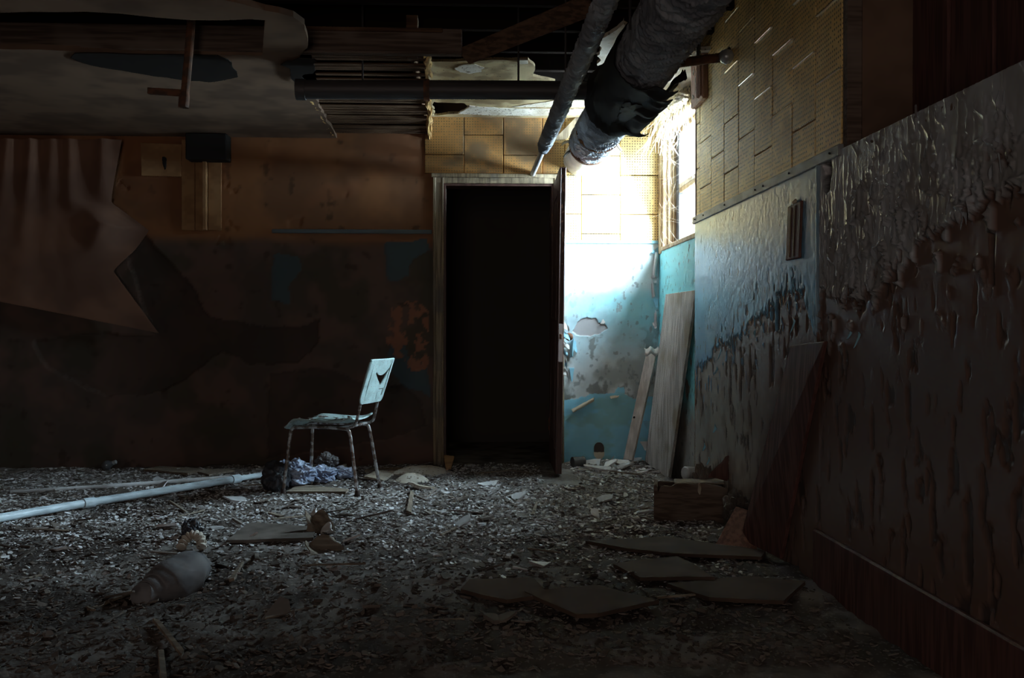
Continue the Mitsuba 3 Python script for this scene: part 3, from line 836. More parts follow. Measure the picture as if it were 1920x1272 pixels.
# the backrest, a curved panel with a grip hole and a small recess
W2, H2 = 0.182, 0.262
bo = []
for a in np.linspace(-90, 0, 8):
    bo.append((W2 - 0.045 + 0.045 * math.cos(math.radians(a)), 0.045 + 0.045 * math.sin(math.radians(a))))
bo += [(W2 + 0.004, H2 * 0.6), (W2 + 0.006, H2 - 0.012), (W2 - 0.004, H2), (-W2 + 0.004, H2), (-W2 - 0.006, H2 - 0.012), (-W2 - 0.004, H2 * 0.6)]
for a in np.linspace(180, 270, 8):
    bo.append((-W2 + 0.045 + 0.045 * math.cos(math.radians(a)), 0.045 + 0.045 * math.sin(math.radians(a))))
grip = [(-0.078, 0.190)] + [(-0.066 + 0.20 * t, 0.194 - 0.034 * (1 - (2 * t - 1) ** 2) + 0.012 * t) for t in np.linspace(0.02, 0.98, 12)] + [(0.148, 0.206), (0.140, 0.190), (0.112, 0.158), (0.075, 0.118), (0.058, 0.106), (0.046, 0.108), (-0.010, 0.142), (-0.062, 0.176)]
dot = [(-0.142 + 0.006 * math.cos(a), 0.105 + 0.008 * math.sin(a)) for a in np.linspace(0, 2 * np.pi, 9)[:-1]]


def curve_back(m):
    """From the flat panel (s, h, thickness) onto the leaning, hollowed backrest."""
    m = m.copy()
    v = m.vertices
    s, h, t = v[:, 0], v[:, 1], v[:, 2]
    f = -0.245 - 0.075 * (h / H2) - 0.010 * (1 - (s / W2) ** 2) + 0.004 - t - 0.010 * ss(H2 - 0.02, H2, h)
    m.vertices = CH + f[:, None] * CF + s[:, None] * CS + (0.548 + h)[:, None] * V(0, 0, 1)
    return m


def densify(m, n=2):
    for _ in range(n):
        m = m.subdivide()
    return m


strips = []
xs_ = np.linspace(-0.2, 0.2, 41)
pgb = Polygon(bo, [grip, dot])
for xa, xb in zip(xs_[:-1], xs_[1:]):
    c = pgb.intersection(Polygon([(xa, -1), (xb, -1), (xb, 1), (xa, 1)]))
    for g in getattr(c, 'geoms', [c]):
        if g.area > 1e-7:
            strips.append(trimesh.creation.extrude_polygon(g, 0.007, engine='earcut'))
obj('backrest', curve_back(cat(strips)), 'mat_chair', ch)
lip = np.array([(s, H2, 0) for s in np.linspace(-W2 - 0.002, W2 + 0.002, 30)])
lm = trimesh.Trimesh(lip, np.zeros((0, 3), int), process=False)
obj('top_lip', tube(curve_back(lm).vertices, 0.0065, 8), 'mat_chair', ch, smooth=True)
for x0, x1, y0, y1, mt in ((0.050, 0.122, 0.079, 0.083, 'mat_chair_dark'), (0.118, 0.122, 0.040, 0.083, 'mat_chair_dark'), (0.034, 0.118, 0.020, 0.025, 'mat_chair'), (0.030, 0.035, 0.022, 0.060, 'mat_chair')):
    g = trimesh.creation.extrude_polygon(Polygon([(x0, y0), (x1, y0), (x1, y1), (x0, y1)]), 0.0095, engine='earcut')
    obj('label_pocket', curve_back(g), mt, ch)
for s in (-0.135, 0.135):
    p = bend([chp(-0.247, s, 0.592), chp(-0.234, s, 0.53), chp(-0.222, s, 0.48), chp(-0.205, s, 0.415), chp(-0.10, s * 0.95, 0.405), chp(0.15, s * 0.95, 0.405)], 8, 0.05)
    obj('back_tube', tube(p, 0.0095, 10), 'mat_chrome', ch, smooth=True)
obj('seat_frame', cat([tube([chp(-0.17, -0.135, 0.412), chp(-0.17, 0.135, 0.412)], 0.009, 10), tube(bend([chp(-0.17, -0.15, 0.408), chp(0.20, -0.15, 0.408), chp(0.225, 0.0, 0.395), chp(0.20, 0.15, 0.408), chp(-0.17, 0.15, 0.408)], 8, 0.08), 0.009, 10)]), 'mat_chrome', ch, smooth=True)
for nm, f0, s0, f1, s1 in (('leg', 0.18, 0.15, 0.235, 0.175), ('leg', 0.18, -0.15, 0.245, -0.175), ('leg', -0.15, 0.15, -0.235, 0.175), ('leg', -0.15, -0.15, -0.235, -0.175)):
    gz = float(fh(*(chp(f1, s1, 0)[:2])))
    p = bend([chp(f0 - 0.10 * np.sign(f0), s0, 0.408), chp(f0 + 0.018 * np.sign(f0), s0, 0.400), chp(f0 + 0.030 * np.sign(f0), s0, 0.36), chp(f1, s1, gz + 0.012)], 10, 0.05)
    lg = obj('leg', tube(p, 0.0105, 10), 'mat_chrome', ch, smooth=True)
    obj('foot_cap', moved(lathe([(0, -0.004), (0.015, -0.004), (0.017, 0.004), (0.014, 0.030), (0.0108, 0.034), (0, 0.034)], 14), None, chp(f1, s1, gz + 0.004)), 'mat_rubber', lg, smooth=40)


# ---- the big wrapped pipe under the ceiling
def around(x, z, y, r, ang):
    return np.stack([x + r * np.cos(ang), y + 0 * ang, z + r * np.sin(ang)], -1)


PX, PZ = 0.835, 2.245
pp = thing('wrapped_pipe', 'thick lagged pipe in wrinkled grey wrapping, running under the ceiling towards the bright corner', 'pipe')


def lagging(y0, y1, r0, amp, seed, freq=9.0, n=260, m=72, x=PX, z=PZ, skew=2.0):
    Y, A = np.meshgrid(np.linspace(y0, y1, n), np.linspace(0, 2 * np.pi, m, endpoint=True), indexing='ij')
    ph = Y * freq + skew * np.cos(A) + 1.5 * np.sin(A)
    q = np.stack([ph, np.cos(A) * 1.3, np.sin(A) * 1.3], -1)
    wr_ = np.abs(meshkit.fbm(q, 3, seed) - 0.5) * 2
    low = meshkit.fbm(np.stack([Y * 2.2, np.cos(A), np.sin(A)], -1), 3, seed + 3) - 0.5
    R = r0 + amp * ((1 - wr_) ** 6 - 0.35) + 0.06 * r0 * low
    P = around(x, z, Y, R, A)
    vs = P.reshape(-1, 3)
    f = gridfaces(n, m)
    k = len(vs)
    vs = np.vstack([vs, (x, y0, z), (x, y1, z)])
    i = np.arange(m - 1)
    f = np.vstack([f, np.stack([i * 0 + k, i, i + 1], 1), np.stack([i * 0 + k + 1, (n - 1) * m + i + 1, (n - 1) * m + i], 1)])
    return trimesh.Trimesh(vs, f, process=False)


obj('sleeve', lagging(6.42, YB + 0.02, 0.118, 0.004, 1, 14.0, 60), 'mat_sleeve', pp, smooth=True)
obj('wrapping', lagging(2.6, 6.44, 0.136, 0.024, 2, 21.0, 900, 72, skew=3.0), 'mat_wrap', pp, smooth=True)
for y0_, y1_ in ((6.405, 6.435), (5.98, 5.995)):
    obj('band', lagging(y0_, y1_, 0.147, 0.003, 5, 3.0, 6), 'mat_rust', pp, smooth=True)


def jacket(y0, y1, a0, a1, r, seed, tear=0.10):
    """A torn piece of tar paper around part of the pipe."""
    n, m = 70, 40
    S, A = np.meshgrid(np.linspace(0, 1, n), np.linspace(0, 1, m), indexing='ij')
    e0 = y0 + tear * (meshkit.fbm(np.stack([A * 9, A * 0, A * 0], -1), 3, seed) - 0.5) * 2
    e1 = y1 + tear * (meshkit.fbm(np.stack([A * 9 + 40, A * 0, A * 0], -1), 3, seed) - 0.5) * 2.4
    Y = e0 + (e1 - e0) * S
    b0 = a0 + 0.35 * (meshkit.fbm(np.stack([S * 9, S * 0 + 3, S * 0], -1), 3, seed + 1) - 0.5)
    b1 = a1 + 0.55 * (meshkit.fbm(np.stack([S * 10, S * 0 + 9, S * 0], -1), 3, seed + 2) - 0.5)
    An = b0 + (b1 - b0) * A
    R = r + 0.02 * meshkit.fbm(np.stack([Y * 5, An * 2, An * 0], -1), 3, seed + 4) + 0.05 * ss(0.85, 1.0, A) + 0.03 * ss(0.9, 1, S)
    return shell(around(PX, PZ, Y, R, An), 0.004)


obj('torn_jacket', jacket(4.30, 5.18, math.radians(80), math.radians(300), 0.158, 31), 'mat_tar', pp, smooth=True)
obj('torn_jacket', jacket(4.62, 5.05, math.radians(250), math.radians(352), 0.166, 37, 0.12), 'mat_tar', pp, smooth=True)
for i, (y, a) in enumerate(((5.50, 15), (5.92, -5), (6.02, 10), (6.30, -12), (6.38, 8), (6.45, 200), (6.50, 170))):
    s, w = np.meshgrid(np.linspace(0, 1, 6), np.linspace(-1, 1, 5), indexing='ij')
    ang = math.radians(a)
    P = np.stack([PX + (0.14 + 0.05 * s) * math.cos(ang) + 0 * w, y + 0.022 * w + 0.01 * np.sin(5 * s + i), PZ + (0.14 + 0.04 * s) * math.sin(ang) - 0.03 * s ** 2 + 0.008 * np.sin(4 * w + i)], -1)
    obj('wrapping_tatter', shell(P, 0.003), 'mat_tar' if i % 3 else 'mat_curl', pp, smooth=True)
obj('hanger_strap', cat([tube([(PX - 0.15, 4.0, PZ), (PX - 0.15, 4.0, 2.8)], 0.006, 6), tube([(PX + 0.15, 4.0, PZ), (PX + 0.15, 4.0, 2.8)], 0.006, 6)]), 'mat_iron', pp)

# ---- the thinner pipe to its left, lagged only in its near part
HX, HZ = 0.487, 2.135
hp = thing('thin_pipe', 'thinner pipe left of the thick wrapped one, its lagging ending short of the back wall', 'pipe')
obj('bare_pipe', tube([(HX, 5.7, HZ), (HX, YB + 0.02, HZ)], 0.020, 14), 'mat_zinc', hp, smooth=True)
obj('lagging', lagging(2.6, 5.93, 0.041, 0.011, 12, 26.0, 600, 30, HX, HZ, 1.5), 'mat_wrap', hp, smooth=True)
obj('lagging_end', lagging(5.90, 6.05, 0.036, 0.008, 13, 20.0, 24, 24, HX, HZ, 1.0), 'mat_wrap', hp, smooth=True)
obj('hanger_strap', tube([(HX, 4.7, HZ), (HX, 4.7, 2.8)], 0.005, 6), 'mat_iron', hp)

# ---- the dark cross pipe, the small pipe at the right and the drop rod at the left
a, b = atY(566, 168, 5.15), atY(1112, 170, 5.15)
cp = thing('cross_pipe', 'dark iron pipe running straight across under the bared laths', 'pipe')
obj('pipe', tube([a, a + (b - a) * 0.5 + V(0, 0, 0.002), b], 0.050, 18), 'mat_iron', cp, smooth=40)
obj('collar', tube([a + (b - a) * 0.415, a + (b - a) * 0.435], 0.058, 18), 'mat_rust', cp, smooth=40)
obj('end_cap', tube([a - V(0.03, 0, 0), a + V(0.02, 0, 0)], 0.056, 18), 'mat_iron', cp, smooth=40)
for x in (-0.55, 0.28):
    obj('hanger_strap', tube([(x, 5.15, 2.30), (x, 5.15, 2.8)], 0.006, 6), 'mat_iron', cp)
sp = thing('sprinkler_pipe', 'short dark pipe at the top of the tiled wall, ending in a pale metal fitting', 'pipe')
a, b = atY(1226, 124, 4.90), atY(1352, 108, 4.90)
obj('pipe', tube([a, b], 0.024, 14), 'mat_rust', sp, smooth=40)
obj('hanger_strap', tube([atY(1310, 112, 4.90), atY(1310, 60, 4.90)], 0.012, 8), 'mat_iron', sp)
obj('fitting', moved(lathe([(0, -0.035), (0.022, -0.033), (0.036, -0.015), (0.038, 0.006), (0.026, 0.030), (0, 0.034)], 20), rot((0, 1, 0), 70), atY(1362, 106, 4.86)), 'mat_zinc', sp, smooth=50)
obj('elbow', tube(bend([b, atY(1366, 106, 4.9), atY(1378, 90, 4.95)], 8, 0.03), 0.030, 12), 'mat_iron', sp, smooth=40)
ro = thing('drop_rod', 'dark rod hanging straight down from the ceiling at the left', 'pipe')
obj('rod', tube([atY(366, -60, 4.75), atY(354, 100, 4.75), atY(345, 196, 4.75)], 0.021, 12), 'mat_rust', ro, smooth=40)
obj('cross_arm', slab([atY(279, 178, 4.77), atY(346, 182, 4.77), atY(346, 170, 4.77), atY(279, 166, 4.77)], 0.025), 'mat_rust', ro)
obj('end_fitting', tube([atY(346, 178, 4.75), atY(344, 202, 4.75)], 0.026, 12), 'mat_rust', ro, smooth=40)

# ---- the fallen board hanging aslant under the ceiling
c = [atY(858, 92, 5.0), atY(884, 119, 5.0), atY(1130, 22, 4.55), atY(1095, -10, 4.55)]
obj('slanting_board', slab(c, 0.022), 'mat_lath', label='dark board hanging aslant from the ceiling between the laths and the thinner pipe', cat_='board')

# ---- the wooden block at the top corner of the tiles, the wood strip lower down
mb = thing('moulded_block', 'reddish-brown grooved wooden block fixed at the top corner of the tiled wall', 'wood block')
y0, y1, z0, z1 = 5.36, 5.635, 2.295, 2.575
mat('mat_wood_brown', proc(grain((0.30, 0.16, 0.11), (0.17, 0.085, 0.06), (0.22, 0.13, 0.09), 2)), 0.6, 0.3)
obj('block', box(XN - 0.032, XN + 0.004, y0, y1, z0, z1, 0.006), 'mat_wood_brown', mb)
for y in (y0 + 0.02, y0 + 0.055, y0 + 0.085):
    obj('moulding', box(XN - 0.046, XN - 0.028, y - 0.009, y + 0.009, z0 + 0.02, z1 - 0.005, 0.006), 'mat_wood_brown', mb)
for y, z in ((y0 + 0.14, z0 + 0.07), (y0 + 0.20, z0 + 0.06), (y0 + 0.15, z0 + 0.14), (y0 + 0.2, z0 + 0.2)):
    obj('scar', hull(rng.normal(0, 1, (12, 3)) * V(0.003, 0.006, 0.018) + V(XN - 0.034, y, z)), 'mat_plaster_pale', mb)
ws = thing('wood_strip', 'upright strip of brown wood on the blue wall, its paint torn away above it', 'wood strip')
q = [atX(1478, 489, XN - 0.004), atX(1503, 484, XN - 0.004), atX(1507, 376, XN - 0.004), atX(1482, 388, XN - 0.004)]
obj('strip', slab(q, -0.012 if np.cross(q[1] - q[0], q[3] - q[0])[0] > 0 else 0.012), 'mat_wood_red', ws)
for fr in (0.3, 0.62):
    a, b = q[0] + (q[1] - q[0]) * fr, q[3] + (q[2] - q[3]) * fr
    obj('groove_ridge', tube([a + V(-0.013, 0, 0.01), b + V(-0.013, 0, -0.01)], 0.003, 6), 'mat_trim_wood', ws)
obj('torn_top', hull(rng.normal(0, 1, (14, 3)) * V(0.004, 0.03, 0.006) + (q[2] + q[3]) / 2 + V(-0.008, 0, 0.006)), 'mat_curl', ws)

# ---- the nail at the recess
obj('nail', tube([atX(1717, 198, XN + 0.02), atX(1718, 222, XN - 0.02), atX(1717, 246, XN - 0.004)], 0.0035, 6), 'mat_zinc', label='thin pale nail standing on the dark ledge at the upper right', cat_='nail')

# ---- straw and cobwebs at the window
S = []
for i in range(260):
    y, x = rng.uniform(6.05, 7.0), rng.uniform(1.16, 1.42)
    p0 = V(1.42 - 0.25 * rng.random() ** 2, y, ZC + rng.uniform(-0.03, 0.02))
    L = rng.uniform(0.05, 0.26) * (1.3 if p0[0] > 1.34 else 0.6)
    d = V(rng.normal(0, 0.25), rng.normal(-0.1, 0.3), -1.0)
    pts = [p0 + d * L * t + V(rng.normal(0, 0.02), rng.normal(0, 0.02), 0) * t for t in (0, 0.35, 0.7, 1.0)]
    S.append(tube(pts, rng.uniform(0.0012, 0.003), 4))
obj('straw_nest', cat(S), 'mat_straw', label='pale straw and fibres hanging from the ceiling corner over the window', cat_='straw', kind='stuff')
S = [crumple((1.37, 6.75 - 0.16 * i, ZC - 0.035 - 0.01 * i), (0.055 + 0.01 * (i % 2), 0.10, 0.045), 60 + i, 0.6, 9, 3) for i in range(5)]
obj('insulation_clump', cat(S), 'mat_curl', label='yellowish clump of torn insulation in the ceiling corner over the window', cat_='insulation', smooth=True)
S = []
for i in range(46):
    a = V(1.40 + rng.normal(0, 0.02), rng.uniform(6.6, 7.0), rng.uniform(1.65, 2.5))
    b = V(1.44 + rng.normal(0, 0.04), rng.uniform(6.0, 6.95), a[2] + rng.normal(-0.02, 0.10))
    mid = (a + b) / 2 - V(0, 0, 0.04 * rng.random())
    S.append(tube([a, (a + mid) / 2 - V(0, 0, 0.006), mid, (b + mid) / 2 - V(0, 0, 0.006), b], 0.0009, 4))
obj('cobweb', cat(S), 'mat_web', label='dusty cobweb threads stretched across the window opening', cat_='cobweb', kind='stuff')

# ---- boards leaning in the corner
gz = 0.015
q = [V(1.335, 6.36, gz), V(1.375, 6.98, gz), V(1.420, 6.80, 1.275), V(1.352, 5.93, 1.262)]
q[0], q[3] = atY(1253, 899, 6.33), atY(1304, 544, 5.83)
q[1], q[2] = atY(1209, 866, 6.93), atY(1248, 552, 6.72)
obj('leaning_board', slab(q, -0.020 if np.cross(q[1] - q[0], q[3] - q[0])[0] < 0 else 0.020), 'mat_wood_grey', label='wide weathered grey board leaning in the corner under the window', cat_='board')
q = [atY(1168, 862, 6.90), atY(1185, 864, 6.86), atY(1232, 657, 6.94), atY(1213, 655, 6.99)]
np_ = thing('leaning_plank', 'narrow pale plank leaning against the blue wall left of the wide grey board', 'plank')
obj('plank', slab(q, 0.030 if np.cross(q[1] - q[0], q[3] - q[0])[1] > 0 else -0.030), 'mat_wood_pale', np_)
obj('knot', moved(trimesh.creation.cylinder(0.008, 0.004, sections=10), rot((1, 0, 0), 90), atY(1189, 783, 6.905)), 'mat_black', np_)
s, w = np.meshgrid(np.linspace(0, 1, 10), np.linspace(-1, 1, 8), indexing='ij')
o = atY(1220, 660, 6.93)
obj('torn_paint_cap', shell(o + np.stack([0.050 * w, -0.02 - 0.03 * np.sin(2.4 * s) + 0.01 * np.sin(4 * w), 0.03 - 0.05 * s + 0.012 * np.sin(5 * w + 2)], -1), 0.003), 'mat_paper', np_, smooth=True)
q = [atY(1394, 1010, 4.34), atY(1470, 1048, 3.98), atX(1553, 640, 1.338), atX(1490, 648, 1.335)]
obj('red_board', slab(q, -0.018 if np.cross(q[1] - q[0], q[3] - q[0])[0] > 0 else 0.018), 'mat_wood_red', label='dark reddish board leaning against the bare lower part of the right wall', cat_='board')

# ---- torn curls of paint and paper on the walls
def curl(o, u, v, L, w, turn, r, t=0.003, n=14, k=5, out_=None):
    """A strip along u (width w along v) that rolls away from the wall."""
    u, v = unit(u), unit(v)
    nn = out_ if out_ is not None else unit(np.cross(u, v))
    s, b = np.meshgrid(np.linspace(0, 1, n), np.linspace(-0.5, 0.5, k), indexing='ij')
    a = s * turn * (1 - 0.75 * (2 * b) ** 2)
    P = np.asarray(o) + (L * s * 0.5 * (1 - 0.75 * (2 * b) ** 2) + r * np.sin(a))[..., None] * u + (b * w * (1 - 0.35 * s))[..., None] * v + (r * (1 - np.cos(a)))[..., None] * nn
    return shell(P, t)


OUT = V(0, -1, 0)
for px_, py_, u, v, L, w, tn, r, m_ in (
                                       (1226, 520, (0.1, 0, -1), (1, 0, 0), 0.10, 0.045, 3.4, 0.018, 'mat_shard'),
                                       (1230, 560, (0, 0, -1), (1, 0, 0), 0.12, 0.04, 2.6, 0.022, 'mat_curl_blue'), (1228, 605, (0, 0, -1), (1, 0, 0), 0.08, 0.04, 3.0, 0.018, 'mat_shard'),
                                       (1235, 470, (-1, 0, -0.3), (0, 0, 1), 0.06, 0.06, 1.6, 0.03, 'mat_curl_blue'), (1074, 640, (0.3, 0, -1), (1, 0, 0), 0.12, 0.05, 1.8, 0.03, 'mat_curl_blue'),
                                       (1072, 690, (0, 0, -1), (1, 0, 0), 0.16, 0.04, 1.2, 0.03, 'mat_curl_blue'), (1128, 603, (1, 0, -0.5), (0.5, 0, 1), 0.03, 0.045, 2.0, 0.012, 'mat_paper'),
                                       (1213, 790, (0.2, 0, -1), (1, 0, 0), 0.14, 0.06, 2.4, 0.03, 'mat_curl_blue'), (1207, 828, (0.2, 0, -1), (1, 0, 0), 0.08, 0.06, 2.0, 0.03, 'mat_paper')):
    obj('paint_curl', curl(atY(px_, py_, YB - 0.008), u, v, L, w, tn, r, out_=OUT), m_, wb, smooth=True)


def roll(o, axis, L, r, turn, out_, seed, t=0.003):
    """A piece rolled up like a scroll, its ends torn."""
    ax_ = unit(axis)
    side = unit(np.cross(ax_, out_))
    s, w = np.meshgrid(np.linspace(0, 1, 16), np.linspace(0, 1, 9), indexing='ij')
    e = 0.12 * (meshkit.fbm(np.stack([s * 4, w * 0 + seed, w * 0], -1), 2, seed) - 0.5)
    A = s * turn + 0.2 * w
    rr = r * (1 - 0.25 * s)
    P = np.asarray(o) + (L * (w - 0.5) * (1 + e) + 0.02 * s)[..., None] * ax_ + (rr * np.sin(A) - 0.02 * (1 - s))[..., None] * side + (0.004 + rr * (1 - np.cos(A)))[..., None] * out_
    return shell(P, t)


for k, (px_, py_, axv, L, r, tn, m_) in enumerate(((1092, 762, (1, 0, 0.55), 0.17, 0.020, 5.0, 'mat_curl'), (1150, 747, (1, 0, 0.2), 0.05, 0.014, 4.5, 'mat_curl'), (1229, 500, (0.12, 0, 1), 0.17, 0.020, 4.8, 'mat_shard'),
                                                  (1226, 545, (-0.1, 0, 1), 0.11, 0.016, 4.4, 'mat_shard'), (1231, 600, (0, 0, 1), 0.10, 0.014, 4.6, 'mat_shard'), (1074, 655, (0.1, 0, 1), 0.13, 0.016, 4.0, 'mat_curl_blue'))):
    obj('paint_curl', roll(atY(px_, py_, YB - 0.006), axv, L, r, tn, OUT, 50 + k), m_, wb, smooth=True)
INW = V(-1, 0, 0)
for i in range(130):
    if i < 45:
        y = rng.uniform(3.75, 5.6)
        z = float(peel_z(y)) + rng.normal(0.0, 0.035)
        sc = 0.6
    else:
        y = rng.uniform(2.35, 3.66)
        z = float(peel_z(y)) + abs(rng.normal(0, 0.20)) * ss(3.8, 2.8, np.array(y)) + rng.uniform(-0.02, 0.06)
        sc = 1.0
    if z > 1.58:
        continue
    sgn = rng.choice([-1, 1], p=[0.75, 0.25])
    d = unit((0, sgn, rng.normal(-0.12, 0.28)))
    v = V(0, -d[2], d[1])
    m_ = 'mat_flake' if i >= 45 else ('mat_curl_blue' if i % 3 else 'mat_curl')
    obj('paint_flake', curl((XN - 0.004, y, z), d, v, sc * rng.uniform(0.004, 0.014), sc * rng.uniform(0.04, 0.12), rng.uniform(0.9, 1.7), sc * rng.uniform(0.008, 0.017), 0.0018, 6, 7, out_=INW), m_, wr, smooth=True)
for px_, py_, L, w in ((1345, 690, 0.05, 0.03), (1352, 655, 0.10, 0.02), (1342, 800, 0.05, 0.05), (1322, 835, 0.05, 0.04), (1330, 860, 0.06, 0.03), (1490, 600, 0.10, 0.02), (1612, 625, 0.09, 0.02), (1596, 622, 0.03, 0.02)):
    obj('paint_flake', curl(atX(px_, py_, XN - 0.004), (0, 0.5, -1), (0, 1, 0.5), L, w, 1.3, 0.015, 0.002, 8, 5, out_=INW), 'mat_curl_blue', wr, smooth=True)

# ---- the left side: hanging sheet, panel, boards on the wall
yt = YB - 0.10
nu, nv = 110, 70
Ug, Vg = np.meshgrid(np.linspace(0, 1, nu), np.linspace(0, 1, nv), indexing='ij')
edge_v = np.array([262, 380, 394, 430, 470, 508, 560, 625.0])
edge_x = np.array([228, 208, 226, 272, 246, 212, 250, 298.0])
vv = (edge_v - 262) / 363
xr = np.interp(Vg, vv, edge_x)
xl_ = -330.0
pxg = xl_ + Ug * (xr - xl_)
yb_ = 500 + 125 * Ug
pyg = 262 + Vg * (yb_ - 262)
D = np.zeros_like(pxg)
for x0, wd, am, lean in ((20, 14, 0.055, -40), (62, 9, 0.06, -26), (100, 12, 0.04, -10), (133, 9, 0.045, 6), (195, 12, 0.05, -6), (-60, 16, 0.05, -30), (-150, 16, 0.05, -30)):
    D += am * np.exp(-((pxg - x0 - lean * Vg) / (wd * (1 + 2.2 * Vg))) ** 2) * np.exp(-Vg * 2.2)
D += 0.03 * (meshkit.fbm(np.stack([pxg * 0.012, pyg * 0.012, 0 * pxg], -1), 3, 71) - 0.5) * ss(0, 0.3, Vg)
D += (0.05 * np.exp(-((Ug - 0.88) / 0.05) ** 2) - 0.085 * ss(0.88, 1.0, Ug)) * np.exp(-((Vg - 0.48) / 0.14) ** 2)          # the corner that turns out
Pg = EYE + (FWD + RGT * ((pxg - 960) / F)[..., None] + UPV * ((636 - pyg) / F)[..., None]) * ((yt - 0) / (FWD[1] + RGT[1] * (pxg - 960) / F + UPV[1] * (636 - pyg) / F))[..., None]
Pg[..., 1] -= D
obj('hanging_sheet', shell(Pg, 0.003), 'mat_tarp', label='large brown sheet nailed under the ceiling at the left, its torn corner turned out', cat_='sheet', smooth=True)
q = [atY(266, 330, YB - 0.02), atY(340, 332, YB - 0.02), atY(342, 271, YB - 0.02), atY(264, 268, YB - 0.02)]
cd = thing('square_panel', 'square brown panel with a dark tear, fixed high on the back wall', 'panel')
obj('panel', slab(q, 0.012), 'mat_card', cd)
obj('tear', hull(rng.normal(0, 1, (16, 3)) * V(0.012, 0.003, 0.03) + atY(310, 302, YB - 0.032)), 'mat_black', cd)
wbd = thing('wall_boards', 'two upright brown boards with a narrow batten between them on the back wall', 'boards')
for x0, x1, yy, t in ((341, 366, YB - 0.012, 0.012), (367, 384, YB - 0.012, 0.016), (391, 416, YB - 0.012, 0.014)):
    q = [atY(x0, 432, yy), atY(x1, 433, yy), atY(x1, 262, yy), atY(x0, 262, yy)]
    obj('board', slab(q, t), 'mat_card', wbd)
q = [atY(383, 433, YB - 0.012), atY(390, 433, YB - 0.012), atY(390, 262, YB - 0.012), atY(383, 262, YB - 0.012)]
obj('batten', slab(q, 0.055), 'mat_card', wbd)
obj('junction_box', box(*[atY(352, 262, YB - 0.1)[0], atY(428, 262, YB - 0.1)[0]], YB - 0.16, YB - 0.02, 2.36 - 0.16, 2.385, 0.006), 'mat_black', label='dark box under the ceiling above the upright boards', cat_='box')  # plain dark block below the ceiling

# ---- long white pipe and a thinner one beyond it on the floor at the left
wp = thing('white_pipe', 'long white plastic pipe lying on the rubble at the left', 'pipe')
P0, P1, P2, P3 = onfloor(-140, 1012, 0.03), onfloor(0, 972, 0.03), onfloor(165, 944, 0.032), onfloor(442, 899, 0.034)
obj('pipe', tube([P0, P1, P2, P3], 0.0225, 16), 'mat_pvc', wp, smooth=40)
for p, q in ((P2, P3), (P3, P2)):
    d = unit(q - p)
    obj('coupling', tube([p - d * 0.03, p + d * 0.035], 0.0285, 16), 'mat_pvc', wp, smooth=40)
obj('pipe_end', tube([P3, P3 + unit(P3 - P2) * 0.30], 0.017, 14), 'mat_pvc', wp, smooth=40)
obj('thin_conduit', tube([onfloor(20, 924, 0.012), onfloor(200, 913, 0.014), onfloor(440, 893, 0.016)], 0.014, 12), 'mat_shard', label='thin dull conduit lying behind the long white pipe', cat_='conduit', smooth=40)

# ---- bag and crumpled cloths left of the chair
o = onfloor(512, 924)
obj('dark_bag', crumple(o + V(0, 0.08, 0.085), (0.085, 0.11, 0.105), 3, 0.35, 5), 'mat_bag_dark', label='dark crumpled bag at the left end of the cloth heap', cat_='bag', smooth=True)
for i, (px_, py_, dz, sz, m_, nm, lb) in enumerate((
        (560, 915, 0.080, (0.105, 0.10, 0.085), 'mat_cloth_blue', 'blue_cloth', 'pale blue crumpled cloth next to the dark bag, tallest of the heap'),
        (604, 905, 0.055, (0.085, 0.09, 0.055), 'mat_cloth_blue', 'blue_cloth', 'bluish wrinkled cloth behind the chair\'s far front leg'),
        (612, 896, 0.11, (0.075, 0.06, 0.055), 'mat_sack', 'grey_cloth', 'grey rag bulging at the back of the cloth heap'),
        (642, 898, 0.040, (0.085, 0.07, 0.042), 'mat_cloth_blue', 'blue_cloth', 'flat blue cloth at the right end of the heap'),
        (532, 898, 0.060, (0.060, 0.07, 0.065), 'mat_cloth_blue', 'blue_cloth', 'small blue cloth lying across the top of the dark bag'))):
    o = onfloor(px_, py_)
    m = crumple(o + V(0, 0, dz), sz, 20 + i, 0.60, 5.0, 5)
    obj(nm, m, m_, label=lb, cat_='cloth', smooth=True)

# ---- planks, panels and sheets of board on the floor


def lay(pts, t, m_, name, label, dz=0.006, rag=None, cat_='board', lift=None):
    """A flat piece on the floor from its outline in the photograph; it lies on the plane through its points."""
    P = np.array([onfloor(a, b, dz) for a, b in pts])
    if lift is not None:
        P[:, 2] += np.asarray(lift)
    c = P.mean(0)
    _, _, vt = np.linalg.svd(P - c)
    n = vt[2] * np.sign(vt[2][2])
    u = unit(np.cross(V(0, 1, 0), n))
    v = np.cross(n, u)
    Q = np.stack([(P - c) @ u, (P - c) @ v], 1)
    if rag:
        Q = ragged(Q, rag[0], rag[1], int(abs(pts[0][0])))
    return obj(name, plate(Q, t, c, u, v), m_, label=label, cat_=cat_)


lay([(538, 926), (648, 928), (654, 921), (560, 914)], 0.014, 'mat_wood_flat', 'floor_plank', 'grey plank lying under the front legs of the chair', cat_='plank')
lay([(682, 901), (718, 903), (746, 887), (706, 885)], 0.014, 'mat_plaster_pale', 'floor_panel', 'pale square of board lying just behind the chair\'s right leg', cat_='panel')
lay([(684, 886), (772, 886), (774, 879), (690, 879)], 0.016, 'mat_trim_wood', 'wood_batten', 'low brown batten lying along the foot of the wall behind the chair', cat_='batten')
lay([(832, 872), (852, 872), (846, 886), (836, 887)][::-1], 0.014, 'mat_card', 'wood_offcut', 'small brown offcut leaning in the doorway', cat_='offcut', lift=(0.02, 0.02, 0.05, 0.05))
lay([(424, 1020), (588, 1014), (594, 992), (470, 985)], 0.014, 'mat_shard_dark', 'floor_board', 'wide grey board half buried in rubble in front of the chair', rag=(0.08, 0.005))
